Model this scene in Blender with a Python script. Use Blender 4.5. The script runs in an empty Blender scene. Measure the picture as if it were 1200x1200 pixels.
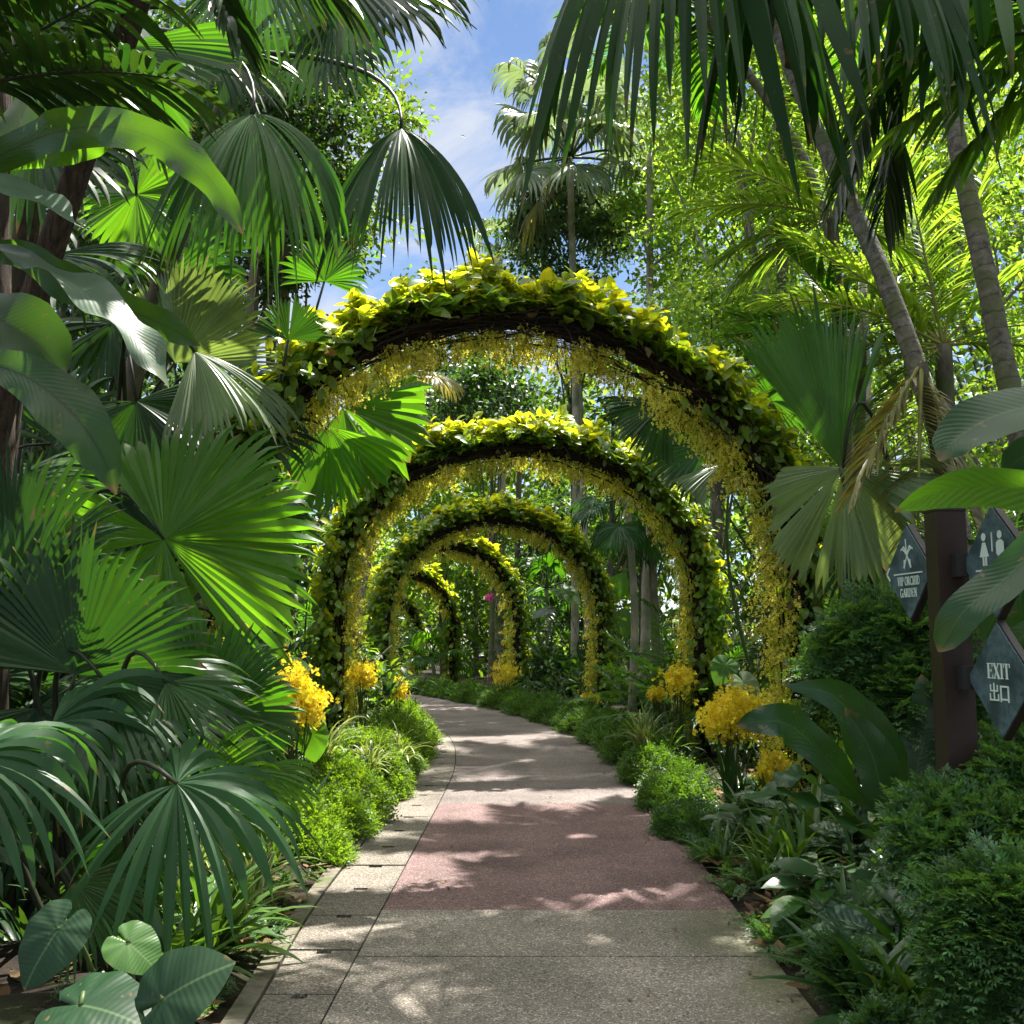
import bpy, math, random
import numpy as np
from mathutils import Vector, Matrix

# ------------------------------------------------------------------ basics
R = random.Random(11)
rng = np.random.default_rng(11)
scene = bpy.context.scene
COL = scene.collection
PITCH = math.radians(7.0)
F, CX, CY, CAMZ = 1200.0, 600.0, 600.0, 1.6
CP, SP = math.cos(PITCH), math.sin(PITCH)


def at(px, py, Y):
    """world point seen at photograph pixel (px, py) at distance Y in front of the camera"""
    x = (px - CX) / F
    u = (CY - py) / F
    d = np.array([x, CP - u * SP, SP + u * CP])
    return np.array([0, 0, CAMZ]) + d * (Y / d[1])


def ground(px, py):
    x = (px - CX) / F
    u = (CY - py) / F
    d = np.array([x, CP - u * SP, SP + u * CP])
    return np.array([0, 0, CAMZ]) + d * (-CAMZ / d[2])


def V(*a):
    return np.array(a, dtype=float)


def unit(a):
    a = np.asarray(a, dtype=float)
    return a / np.maximum(np.linalg.norm(a, axis=-1, keepdims=True), 1e-9)


# ------------------------------------------------------------------ mesh collecting
class MB:
    def __init__(self):
        self.v, self.q, self.t, self.uv, self.n = [], [], [], [], 0

    def add(self, v, q=None, t=None, uv=None):
        v = np.asarray(v, dtype=float).reshape(-1, 3)
        if len(v) == 0:
            return
        self.v.append(v)
        self.uv.append(np.zeros((len(v), 2)) if uv is None else np.asarray(uv, dtype=float).reshape(-1, 2))
        if q is not None and len(q):
            self.q.append(np.asarray(q, dtype=np.int64).reshape(-1, 4) + self.n)
        if t is not None and len(t):
            self.t.append(np.asarray(t, dtype=np.int64).reshape(-1, 3) + self.n)
        self.n += len(v)

    def mesh(self, name, mat, origin=(0, 0, 0), smooth=True):
        v = np.concatenate(self.v) - np.asarray(origin, dtype=float)
        uv = np.concatenate(self.uv)
        q = np.concatenate(self.q) if self.q else np.zeros((0, 4), np.int64)
        t = np.concatenate(self.t) if self.t else np.zeros((0, 3), np.int64)
        me = bpy.data.meshes.new(name)
        loops = np.concatenate([q.ravel(), t.ravel()]).astype(np.int32)
        nl = np.concatenate([np.full(len(q), 4), np.full(len(t), 3)]).astype(np.int32)
        st = np.concatenate([[0], np.cumsum(nl)[:-1]]).astype(np.int32)
        me.vertices.add(len(v))
        me.vertices.foreach_set('co', v.astype(np.float32).ravel())
        me.loops.add(len(loops))
        me.loops.foreach_set('vertex_index', loops)
        me.polygons.add(len(nl))
        me.polygons.foreach_set('loop_start', st)
        me.polygons.foreach_set('loop_total', nl)
        me.polygons.foreach_set('use_smooth', np.full(len(nl), smooth))
        ul = me.uv_layers.new(name='UVMap')
        ul.data.foreach_set('uv', uv[loops].astype(np.float32).ravel())
        me.update(calc_edges=True)
        me.materials.append(mat)
        return me

    def build(self, name, mat, parent=None, smooth=True, origin=None):
        if origin is None:
            origin = wloc(parent) if parent is not None else (0, 0, 0)
        me = self.mesh(name, mat, origin, smooth)
        o = bpy.data.objects.new(name, me)
        COL.objects.link(o)
        if parent is not None:
            o.parent = parent
        else:
            o.location = origin
        return o


def wloc(o):
    p = np.zeros(3)
    while o is not None:
        p = p + np.array(o.location)
        o = o.parent
    return p


def tag(o, label, cat, group=None, kind=None):
    if label:
        o['label'] = label
    if cat:
        o['category'] = cat
    if group:
        o['group'] = group
    if kind:
        o['kind'] = kind
    return o


def thing(name, label, cat, loc, group=None):
    o = bpy.data.objects.new(name, None)
    o.empty_display_size = 0.1
    COL.objects.link(o)
    o.location = loc
    return tag(o, label, cat, group)


def kids(o):
    return [c for c in COL.objects if c.parent is o]


KIDS = {}


def copy_tree(o, loc, rz=0.0, sc=1.0, label=None, group=None, parent=None):
    c = o.copy()
    COL.objects.link(c)
    if parent is None:
        c.location = loc
        c.rotation_euler = (0, 0, rz)
        c.scale = (sc, sc, sc) if not hasattr(sc, '__len__') else sc
        if label:
            c['label'] = label
        if group:
            c['group'] = group
    else:
        c.parent = parent
    if o.name not in KIDS:
        KIDS[o.name] = kids(o)
    for ch in KIDS[o.name]:
        copy_tree(ch, None, parent=c)
    return c


# ------------------------------------------------------------------ shapes
def grid_quads(nr, nc, wrap=False):
    """quads for nr rows of nc columns"""
    r = np.arange(nr - 1)[:, None]
    c = np.arange(nc if wrap else nc - 1)[None, :]
    a = r * nc + c
    b = r * nc + (c + 1) % nc
    return np.stack([a, b, b + nc, a + nc], -1).reshape(-1, 4)


def tube(pts, rad, sides=8, cap=True, jit=0.0):
    pts = np.asarray(pts, dtype=float)
    n = len(pts)
    rad = np.broadcast_to(np.asarray(rad, dtype=float), (n,))
    d = unit(np.gradient(pts, axis=0))
    ref = V(0, 0, 1) if abs(d[0, 2]) < .85 else V(1, 0, 0)
    x = np.zeros((n, 3))
    x[0] = unit(np.cross(d[0], ref))
    for i in range(1, n):
        a = x[i - 1] - d[i] * np.dot(x[i - 1], d[i])
        x[i] = unit(a)
    y = np.cross(d, x)
    a = np.linspace(0, 2 * math.pi, sides, endpoint=False)
    rr = rad[:, None] * (1 + (rng.normal(0, jit, (n, sides)) if jit else 0))
    v = pts[:, None] + rr[..., None] * (x[:, None] * np.cos(a)[None, :, None] + y[:, None] * np.sin(a)[None, :, None])
    q = grid_quads(n, sides, True)
    v = v.reshape(-1, 3)
    L = np.concatenate([[0], np.cumsum(np.linalg.norm(np.diff(pts, axis=0), axis=1))])
    uv = np.stack([np.tile(a / 6.2832, n), np.repeat(L, sides)], -1)
    t = None
    if cap:
        v = np.concatenate([v, pts[:1], pts[-1:]])
        uv = np.concatenate([uv, [[0, 0], [0, L[-1]]]])
        i = np.arange(sides)
        m = n * sides
        t = np.concatenate([np.stack([np.full(sides, m), (i + 1) % sides, i], -1),
                            np.stack([np.full(sides, m + 1), m - sides + i, m - sides + (i + 1) % sides], -1)])
    return v, q, t, uv


def bez(p0, p1, p2, n=10):
    t = np.linspace(0, 1, n)[:, None]
    return (1 - t) ** 2 * p0 + 2 * t * (1 - t) * p1 + t * t * p2


def spline(P, n=24):
    """Catmull-Rom through the points P"""
    P = np.asarray(P, dtype=float)
    Q = np.concatenate([[2 * P[0] - P[1]], P, [2 * P[-1] - P[-2]]])
    m = len(P) - 1
    out = []
    for s in np.linspace(0, m - 1e-6, n):
        i = int(s)
        t = s - i
        a, b, c, d = Q[i:i + 4]
        out.append(.5 * (2 * b + (c - a) * t + (2 * a - 5 * b + 4 * c - d) * t * t + (3 * b - a - 3 * c + d) * t ** 3))
    return np.array(out)


def box(c, s, rot=None):
    """box with centre c and full size s, rot: 3x3 columns"""
    v = np.array([[x, y, z] for z in (-.5, .5) for y in (-.5, .5) for x in (-.5, .5)]) * np.asarray(s, dtype=float)
    if rot is not None:
        v = v @ np.asarray(rot).T
    q = [[0, 2, 3, 1], [4, 5, 7, 6], [0, 1, 5, 4], [2, 6, 7, 3], [0, 4, 6, 2], [1, 3, 7, 5]]
    return v + np.asarray(c, dtype=float), q


def frames(A, N):
    A = unit(A)
    X = unit(np.cross(A, N))
    Z = np.cross(X, A)
    return X, A, Z


class T:
    """a small leaf / flower template: +Y along the leaf, +Z its upper face"""
    def __init__(self, v, q, t=None, uv=None):
        self.v = np.asarray(v, dtype=float)
        self.q = np.asarray(q if q is not None else [], dtype=np.int64).reshape(-1, 4)
        self.t = np.asarray(t if t is not None else [], dtype=np.int64).reshape(-1, 3)
        self.uv = np.zeros((len(self.v), 2)) if uv is None else np.asarray(uv, dtype=float)


def scatter(mb, tp, P, A, N, S):
    P, A, N = np.asarray(P), np.asarray(A), np.asarray(N)
    n = len(P)
    if n == 0:
        return
    S = np.broadcast_to(np.asarray(S, dtype=float).reshape(n if np.ndim(S) else 1, -1), (n, 3)) if np.ndim(S) else np.full((n, 3), float(S))
    X, Y, Z = frames(A, N)
    v = tp.v
    w = P[:, None] + (S[:, 0:1] * v[None, :, 0])[..., None] * X[:, None] + (S[:, 1:2] * v[None, :, 1])[..., None] * Y[:, None] \
        + (S[:, 2:3] * v[None, :, 2])[..., None] * Z[:, None]
    k = len(v)
    off = (np.arange(n) * k)[:, None, None]
    q = (tp.q[None] + off).reshape(-1, 4) if len(tp.q) else None
    t = (tp.t[None] + off).reshape(-1, 3) if len(tp.t) else None
    mb.add(w.reshape(-1, 3), q, t, np.tile(tp.uv, (n, 1)))


def leaf_template(w=.5, rows=4, droop=.15, fold=.12, peak=.4, tip=1.0, notch=0.0, wav=0.0):
    """oval pointed leaf of length 1"""
    t = np.linspace(0, 1, rows + 1)
    prof = np.where(t < peak, np.sin(np.clip(t / peak, 0, 1) * math.pi / 2), np.cos(np.clip((t - peak) / (1 - peak), 0, 1) * math.pi / 2) ** tip)
    prof = np.maximum(prof, .02) * w / 2
    vs, uv = [], []
    for i, (tt, p) in enumerate(zip(t, prof)):
        z = -droop * tt * tt
        y = tt - .3 * droop * tt * tt
        k = -notch * (1 - tt) ** 4
        for u in (-1, 0, 1):
            vs.append([u * p, y + (k if u else 0), z + abs(u) * fold * p * 2 + (wav * math.sin(tt * 9 + u) * p if u else 0)])
            uv.append([.5 + .5 * u, tt])
    return T(vs, grid_quads(rows + 1, 3), None, uv)


def sprig_template(n=4, lobes=3, L=1.0, w=.1, droop=.25, seed=0):
    """a feathery divided leaf: a curved stalk with pairs of small lobed leaflets"""
    r = random.Random(seed)
    vs, q, uv = [], [], []

    def dia(p, d, nrm, l, ww):
        p, d = V(*p), unit(V(*d))
        s = unit(np.cross(d, nrm))
        b = len(vs)
        for a in (p, p + d * l * .55 + s * ww, p + d * l - V(0, 0, l * .15), p + d * l * .55 - s * ww):
            vs.append(list(a))
            uv.append([.5, .5])
        q.append([b, b + 1, b + 2, b + 3])
    for i in range(n + 1):
        t = (i + .6) / (n + .6)
        p = V(0, t * L, -droop * t * t)
        if i == n:
            sides = [(0, 1)]
        else:
            sides = [(-1, .55), (1, .55)]
        for sx, sy in sides:
            d = unit(V(sx * .85, sy, r.uniform(-.15, .25)))
            l = L * (.45 - .2 * abs(t - .45)) * r.uniform(.85, 1.15)
            nrm = unit(V(r.uniform(-.3, .3), r.uniform(-.3, .3), 1))
            for k in range(lobes):
                a = (k - (lobes - 1) / 2) * .6
                dd = V(d[0] * math.cos(a) - d[1] * math.sin(a), d[0] * math.sin(a) + d[1] * math.cos(a), d[2] + r.uniform(-.2, .2))
                st = p + d * l * (.25 if lobes > 1 else 0) * (1 if k != (lobes - 1) / 2 else 1.6)
                dia(st, dd, nrm, l * .62, w * L)
    return T(vs, q, None, uv)


def flower_template(seed=0):
    """small five petalled orchid with a broad lip"""
    r = random.Random(seed)
    vs, q = [], []
    for k, (ang, l, w) in enumerate([(90, .5, .17), (30, .48, .16), (150, .48, .16), (-90, .62, .42)]):
        a = math.radians(ang + r.uniform(-10, 10))
        d, s = V(math.cos(a), math.sin(a), 0), V(-math.sin(a), math.cos(a), 0)
        b = len(vs)
        vs += [list(d * .03), list(d * l * .6 + s * w + V(0, 0, .12)), list(d * l + V(0, 0, .05 - .15 * (k == 3))), list(d * l * .6 - s * w + V(0, 0, .12))]
        q.append([b, b + 1, b + 2, b + 3])
    return T(vs, q)


def rays(D, L, G, nt, p=1.0, G2=None, s0=.6):
    """curves starting at the origin in direction D, of length L, bending towards the ground"""
    D = unit(D)
    M = len(D)
    L = np.broadcast_to(np.asarray(L, dtype=float), (M,))
    G = np.broadcast_to(np.asarray(G, dtype=float), (M,))
    P = np.zeros((M, nt + 1, 3))
    for k in range(nt):
        t = (k + .5) / nt
        g = G * t ** p
        if G2 is not None:
            g = g + G2 * max(0, (t - s0) / (1 - s0))
        d = D.copy()
        d[:, 2] -= g
        P[:, k + 1] = P[:, k] + unit(d) * (L / nt)[:, None]
    return P


def fan(mb, hub, A, N, r, n=44, arc=320, g=.3, split=.6, tipg=.5, pleat=.3, nt=9, wave=.13, back=.25, fold=None, jit=.06, tp=1.6):
    """pleated palmate leaf: segments joined up to `split`, free and pointed beyond it"""
    A = unit(A)
    N = unit(N - A * np.dot(A, N))
    S = np.cross(A, N)
    h = math.radians(arc) / 2
    da = 2 * h / n
    ab = np.linspace(-h, h, n + 1)
    am = (ab[:-1] + ab[1:]) / 2
    ph = rng.uniform(0, 6.28)
    if fold is None:
        fold = rng.uniform(0, .28)

    def dirs(a):
        lift = wave * np.sin(3 * a + ph) + .6 * wave * np.sin(7 * a + 2 * ph)
        f = -fold * np.abs(np.sin(a))
        return np.cos(a)[:, None] * A + np.sin(a)[:, None] * S + (lift + f)[:, None] * N

    def ln(a):
        return r * ((1 - back) + back * np.cos(a / 2))
    gm = g * (1 + rng.normal(0, .06, n))
    B = rays(dirs(ab), ln(ab), g, nt)
    jm = rng.normal(0, jit, n)
    G2 = tipg * np.abs(1 + rng.normal(0, .5, n))
    C = rays(dirs(am + jm * da * .5), ln(am) * (1 + rng.normal(0, jit, n)), gm, nt, G2=G2, s0=split)
    t = np.linspace(0, 1, nt + 1)
    sp = np.clip(split + rng.normal(0, .05, n) - .3 * split * (rng.random(n) < .10), .15, .95)
    w = 1 - np.clip((t[None] - sp[:, None]) / (1 - sp[:, None]), 0, 1) ** tp
    w = w[..., None]
    Lf = C + (B[:-1] - C) * w
    Rt = C + (B[1:] - C) * w
    dC = np.gradient(C, axis=1)
    nr = np.cross(Rt - Lf, dC)
    nr = unit(nr)
    sg = np.sign((nr @ N))[..., None]
    sg[sg == 0] = 1
    C[:, 1:] += (rng.normal(0, .012 * r, (n, 1, 1)) * t[None, 1:, None] ** 2) * N
    wid = np.linalg.norm(Rt - Lf, axis=-1, keepdims=True)
    Cr = C + nr * sg * wid * pleat
    m = nt + 1
    V1 = np.stack([Lf, Cr, Cr, Rt], 2)                   # n, m, 4, 3
    v = V1.reshape(-1, 3) + hub
    i = np.arange(n)[:, None, None] * (m * 4)
    k = np.arange(nt)[None, :, None] * 4
    c = np.array([0, 2])[None, None, :]
    a0 = (i + k + c).ravel()
    q = np.stack([a0, a0 + 1, a0 + 5, a0 + 4], -1)
    u = np.stack([ab[:-1], am, am, ab[1:]], -1) / (2 * h) + .5
    uv = np.stack([np.broadcast_to(u[:, None], (n, m, 4)), np.broadcast_to(t[None, :, None], (n, m, 4))], -1)
    keep = np.repeat(rng.random(n) > .03, nt * 2)
    mb.add(v, q[keep], None, uv.reshape(-1, 2))


def blades(mb, P, D, L, W, G, nt=5, fold=.25, up=(0, 0, 1), peak=.35, wav=0.0, wfreq=9.0, nmin=.02, tipg=None, S=None, base=.25):
    """many strap shaped leaflets at once (P start, D direction, L length, W full width, G droop)"""
    P, D = np.asarray(P, dtype=float).reshape(-1, 3), unit(np.asarray(D, dtype=float).reshape(-1, 3))
    n = len(P)
    L = np.broadcast_to(np.asarray(L, dtype=float), (n,))
    W = np.broadcast_to(np.asarray(W, dtype=float), (n,))
    C = rays(D, L, G, nt, G2=tipg) + P[:, None]
    d = unit(np.gradient(C, axis=1))
    if S is None:
        S = np.cross(D, np.broadcast_to(np.asarray(up, dtype=float), (n, 3)))
        bad = np.linalg.norm(S, axis=1) < .05
        S[bad] = V(1, 0, 0)
    S = unit(np.broadcast_to(np.asarray(S, dtype=float), (n, 3)))[:, None] + 0 * d
    S = unit(S - d * np.sum(S * d, -1, keepdims=True))
    Nn = np.cross(S, d)
    t = np.linspace(0, 1, nt + 1)
    prof = np.where(t < peak, base + (1 - base) * np.sin(np.clip(t / peak, 0, 1) * math.pi / 2), np.cos(np.clip((t - peak) / (1 - peak), 0, 1) * math.pi / 2) ** .8)
    prof = np.maximum(prof, nmin)
    hw = (W[:, None] / 2 * prof[None])[..., None]
    ph = rng.uniform(0, 6.28, (n, 1))
    wv = (wav * W[:, None] * np.sin(t[None] * wfreq + ph) * prof[None])[..., None]
    wv2 = (wav * W[:, None] * np.sin(t[None] * wfreq * 1.1 + ph + 2.0) * prof[None])[..., None]
    a = C - S * hw + Nn * (hw * fold + wv)
    b = C + S * hw + Nn * (hw * fold + wv2)
    am, bm = (a + C) / 2, (b + C) / 2
    if wav:
        am, bm = am - Nn * wv * .35, bm - Nn * wv2 * .35
        VV = np.stack([a, am, C, bm, b], 2)
        us = [0, .25, .5, .75, 1]
    else:
        VV = np.stack([a, C, b], 2)
        us = [0, .5, 1]
    nc = len(us)
    q0 = grid_quads(nt + 1, nc)
    q = (q0[None] + (np.arange(n) * (nt + 1) * nc)[:, None, None]).reshape(-1, 4)
    uv = np.stack([np.broadcast_to(np.array(us)[None, None], (n, nt + 1, nc)), np.broadcast_to(t[None, :, None], (n, nt + 1, nc))], -1)
    mb.add(VV.reshape(-1, 3), q, None, uv.reshape(-1, 2))


def pinnate(mbl, mbr, P0, A, L, g, nleaf=40, ll=.5, ang=55, lg=.6, w=.035, rr=.012, start=.12, up=None, vee=.25, nt=14, jit=.08):
    """feather palm frond: rachis into mbr, leaflets into mbl"""
    C = rays(np.array([A]), L, g, nt)[0] + P0
    mbr.add(*tube(C, np.linspace(rr, rr * .25, nt + 1), 6))
    s = np.linspace(start, .985, nleaf)
    x = np.linspace(0, 1, nt + 1)
    pos = np.stack([np.interp(s, x, C[:, k]) for k in range(3)], -1)
    tan = unit(np.gradient(C, axis=0))
    tg = unit(np.stack([np.interp(s, x, tan[:, k]) for k in range(3)], -1))
    upv = V(0, 0, 1) if up is None else unit(up)
    side = np.cross(tg, upv)
    bad = np.linalg.norm(side, axis=1) < .2
    side[bad] = np.cross(unit(A) if abs(unit(A)[2]) < .9 else V(0, 1, 0), V(0, 0, 1))
    side = unit(side)
    nrm = np.cross(side, tg)
    for sg in (-1, 1):
        a = np.radians(ang - 25 * s ** 2 + rng.normal(0, 100 * jit * .5, nleaf))
        D = tg * np.cos(a)[:, None] + sg * side * np.sin(a)[:, None] + nrm * (vee + rng.normal(0, jit, nleaf))[:, None]
        l = ll * (.45 + .55 * np.sin(np.clip((s - start) / (1 - start), 0, 1) ** .7 * math.pi * .8 + .35)) * (1 + rng.normal(0, .06, nleaf))
        blades(mbl, pos, D, l, w, lg * (1 + rng.normal(0, .15, nleaf)), nt=5, fold=.35, peak=.3, up=upv)
    return C


# ------------------------------------------------------------------ materials
def mat_new(name):
    m = bpy.data.materials.new(name)
    m.use_nodes = True
    nt = m.node_tree
    nt.nodes.clear()
    return m, nt, nt.nodes, nt.links


def leaf_mat(name, col, trans=None, tf=.4, rough=.42, spec=.5, var=.3, hue=.02, veins=0, vs=.25, rib=None, midrib=None, patch=None, coat=0.0, edge=None, dry=False):
    """leaf: glossy upper surface plus light shining through; every leaf a little different"""
    m, nt, N, Lk = mat_new(name)
    out = N.new('ShaderNodeOutputMaterial')
    pr = N.new('ShaderNodeBsdfPrincipled')
    tr = N.new('ShaderNodeBsdfTranslucent')
    mx = N.new('ShaderNodeMixShader')
    geo = N.new('ShaderNodeNewGeometry')
    tex = N.new('ShaderNodeTexCoord')
    mp = N.new('ShaderNodeMapRange')
    mp.inputs['To Min'].default_value = 1 - var
    mp.inputs['To Max'].default_value = 1 + var
    Lk.new(geo.outputs['Random Per Island'], mp.inputs['Value'])
    nz = N.new('ShaderNodeTexNoise')
    nz.inputs['Scale'].default_value = 2.3
    nz.inputs['Detail'].default_value = 4
    Lk.new(tex.outputs['Object'], nz.inputs['Vector'])
    mp2 = N.new('ShaderNodeMapRange')
    mp2.inputs['From Min'].default_value = .3
    mp2.inputs['From Max'].default_value = .7
    mp2.inputs['To Min'].default_value = .78
    mp2.inputs['To Max'].default_value = 1.2
    Lk.new(nz.outputs['Fac'], mp2.inputs['Value'])
    mul = N.new('ShaderNodeMath')
    mul.operation = 'MULTIPLY'
    Lk.new(mp.outputs[0], mul.inputs[0])
    Lk.new(mp2.outputs[0], mul.inputs[1])
    mh = N.new('ShaderNodeMapRange')
    mh.inputs['To Min'].default_value = .5 - hue
    mh.inputs['To Max'].default_value = .5 + hue
    fr = N.new('ShaderNodeMath')
    fr.operation = 'MULTIPLY'
    fr.inputs[1].default_value = 7.31
    fr2 = N.new('ShaderNodeMath')
    fr2.operation = 'FRACT'
    Lk.new(geo.outputs['Random Per Island'], fr.inputs[0])
    Lk.new(fr.outputs[0], fr2.inputs[0])
    Lk.new(fr2.outputs[0], mh.inputs['Value'])
    src = None
    if midrib or patch or edge:
        uvn = N.new('ShaderNodeUVMap')
        sx = N.new('ShaderNodeSeparateXYZ')
        Lk.new(uvn.outputs[0], sx.inputs[0])
        ab = N.new('ShaderNodeMath')
        ab.operation = 'SUBTRACT'
        ab.inputs[1].default_value = .5
        Lk.new(sx.outputs['X'], ab.inputs[0])
        ab2 = N.new('ShaderNodeMath')
        ab2.operation = 'ABSOLUTE'
        Lk.new(ab.outputs[0], ab2.inputs[0])
        mixc = N.new('ShaderNodeMix')
        mixc.data_type = 'RGBA'
        mixc.inputs[6].default_value = (*col, 1)
        if midrib:
            c2, wdt = midrib
            r = N.new('ShaderNodeMapRange')
            r.inputs['From Min'].default_value = wdt * .5
            r.inputs['From Max'].default_value = wdt
            r.inputs['To Min'].default_value = 1
            r.inputs['To Max'].default_value = 0
            Lk.new(ab2.outputs[0], r.inputs['Value'])
        elif edge:
            c2, wdt = edge
            r = N.new('ShaderNodeMapRange')
            r.inputs['From Min'].default_value = wdt
            r.inputs['From Max'].default_value = wdt + .08
            Lk.new(ab2.outputs[0], r.inputs['Value'])
        else:
            c2, sc = patch
            wv = N.new('ShaderNodeTexNoise')
            wv.inputs['Scale'].default_value = sc
            wv.inputs['Detail'].default_value = 3
            Lk.new(tex.outputs['Object'], wv.inputs['Vector'])
            r = N.new('ShaderNodeMapRange')
            r.inputs['From Min'].default_value = .5
            r.inputs['From Max'].default_value = .58
            Lk.new(wv.outputs['Fac'], r.inputs['Value'])
        mixc.inputs[7].default_value = (*c2, 1)
        Lk.new(r.outputs[0], mixc.inputs[0])
        src = mixc.outputs[2]

    dry_fac = None
    if dry:
        # dried tips: the last few percent of a segment, uneven from one to the next
        uvd = N.new('ShaderNodeUVMap')
        sd = N.new('ShaderNodeSeparateXYZ')
        Lk.new(uvd.outputs[0], sd.inputs[0])
        nd = N.new('ShaderNodeTexNoise')
        nd.inputs['Scale'].default_value = 9
        nd.inputs['Detail'].default_value = 3
        Lk.new(tex.outputs['Object'], nd.inputs['Vector'])
        ad = N.new('ShaderNodeMath')
        ad.operation = 'MULTIPLY_ADD'
        ad.inputs[1].default_value = .45
        Lk.new(nd.outputs['Fac'], ad.inputs[0])
        Lk.new(sd.outputs['Y'], ad.inputs[2])
        rd = N.new('ShaderNodeMapRange')
        rd.inputs['From Min'].default_value = 1.17
        rd.inputs['From Max'].default_value = 1.24
        rd.inputs['To Max'].default_value = .85
        Lk.new(ad.outputs[0], rd.inputs['Value'])
        n3 = N.new('ShaderNodeTexNoise')
        n3.inputs['Scale'].default_value = 24
        n3.inputs['Detail'].default_value = 2
        Lk.new(tex.outputs['Object'], n3.inputs['Vector'])
        r3 = N.new('ShaderNodeMapRange')
        r3.inputs['From Min'].default_value = .68
        r3.inputs['From Max'].default_value = .73
        r3.inputs['To Max'].default_value = .6
        Lk.new(n3.outputs['Fac'], r3.inputs['Value'])
        mxm = N.new('ShaderNodeMath')
        mxm.operation = 'MAXIMUM'
        Lk.new(rd.outputs[0], mxm.inputs[0])
        Lk.new(r3.outputs[0], mxm.inputs[1])
        dry_fac = mxm.outputs[0]

    def dried(sock, c):
        if dry_fac is None:
            return sock
        md = N.new('ShaderNodeMix')
        md.data_type = 'RGBA'
        md.inputs[7].default_value = (*c, 1)
        Lk.new(dry_fac, md.inputs[0])
        Lk.new(sock, md.inputs[6])
        return md.outputs[2]

    def hsv(c, k, s):
        h = N.new('ShaderNodeHueSaturation')
        h.inputs['Color'].default_value = (*c, 1)
        if s is not None:
            Lk.new(s, h.inputs['Color'])
        Lk.new(mh.outputs[0], h.inputs['Hue'])
        Lk.new(mul.outputs[0], h.inputs['Value'])
        return h.outputs[0]
    Lk.new(dried(hsv(col, 1, src), (.16, .11, .045)), pr.inputs['Base Color'])
    tc = trans if trans else tuple(min(1, c * k) for c, k in zip(col, (1.9, 2.0, .7)))
    Lk.new(dried(hsv(tc, 1, None), (.25, .16, .05)), tr.inputs['Color'])
    pr.inputs['Roughness'].default_value = rough
    pr.inputs['Specular IOR Level'].default_value = spec
    if coat:
        pr.inputs['Coat Weight'].default_value = coat
        pr.inputs['Coat Roughness'].default_value = .3
    mx.inputs[0].default_value = tf
    Lk.new(pr.outputs[0], mx.inputs[1])
    Lk.new(tr.outputs[0], mx.inputs[2])
    Lk.new(mx.outputs[0], out.inputs['Surface'])
    bsrc = None
    if veins:
        uvn = N.new('ShaderNodeUVMap')
        sx = N.new('ShaderNodeSeparateXYZ')
        Lk.new(uvn.outputs[0], sx.inputs[0])
        a = N.new('ShaderNodeMath')
        a.operation = 'SUBTRACT'
        a.inputs[1].default_value = .5
        Lk.new(sx.outputs['X'], a.inputs[0])
        b = N.new('ShaderNodeMath')
        b.operation = 'ABSOLUTE'
        Lk.new(a.outputs[0], b.inputs[0])
        c = N.new('ShaderNodeMath')
        c.operation = 'MULTIPLY_ADD'
        c.inputs[1].default_value = -.35
        Lk.new(b.outputs[0], c.inputs[0])
        Lk.new(sx.outputs['Y'], c.inputs[2])
        d = N.new('ShaderNodeMath')
        d.operation = 'MULTIPLY'
        d.inputs[1].default_value = veins * 6.2832
        Lk.new(c.outputs[0], d.inputs[0])
        e = N.new('ShaderNodeMath')
        e.operation = 'SINE'
        Lk.new(d.outputs[0], e.inputs[0])
        bsrc = e.outputs[0]
    elif rib:
        uvn = N.new('ShaderNodeUVMap')
        sx = N.new('ShaderNodeSeparateXYZ')
        Lk.new(uvn.outputs[0], sx.inputs[0])
        d = N.new('ShaderNodeMath')
        d.operation = 'MULTIPLY'
        d.inputs[1].default_value = rib * 6.2832
        Lk.new(sx.outputs['X'], d.inputs[0])
        e = N.new('ShaderNodeMath')
        e.operation = 'SINE'
        Lk.new(d.outputs[0], e.inputs[0])
        bsrc = e.outputs[0]
    if bsrc is not None:
        bp = N.new('ShaderNodeBump')
        bp.inputs['Strength'].default_value = vs
        bp.inputs['Distance'].default_value = .003
        Lk.new(bsrc, bp.inputs['Height'])
        Lk.new(bp.outputs[0], pr.inputs['Normal'])
    return m


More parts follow.
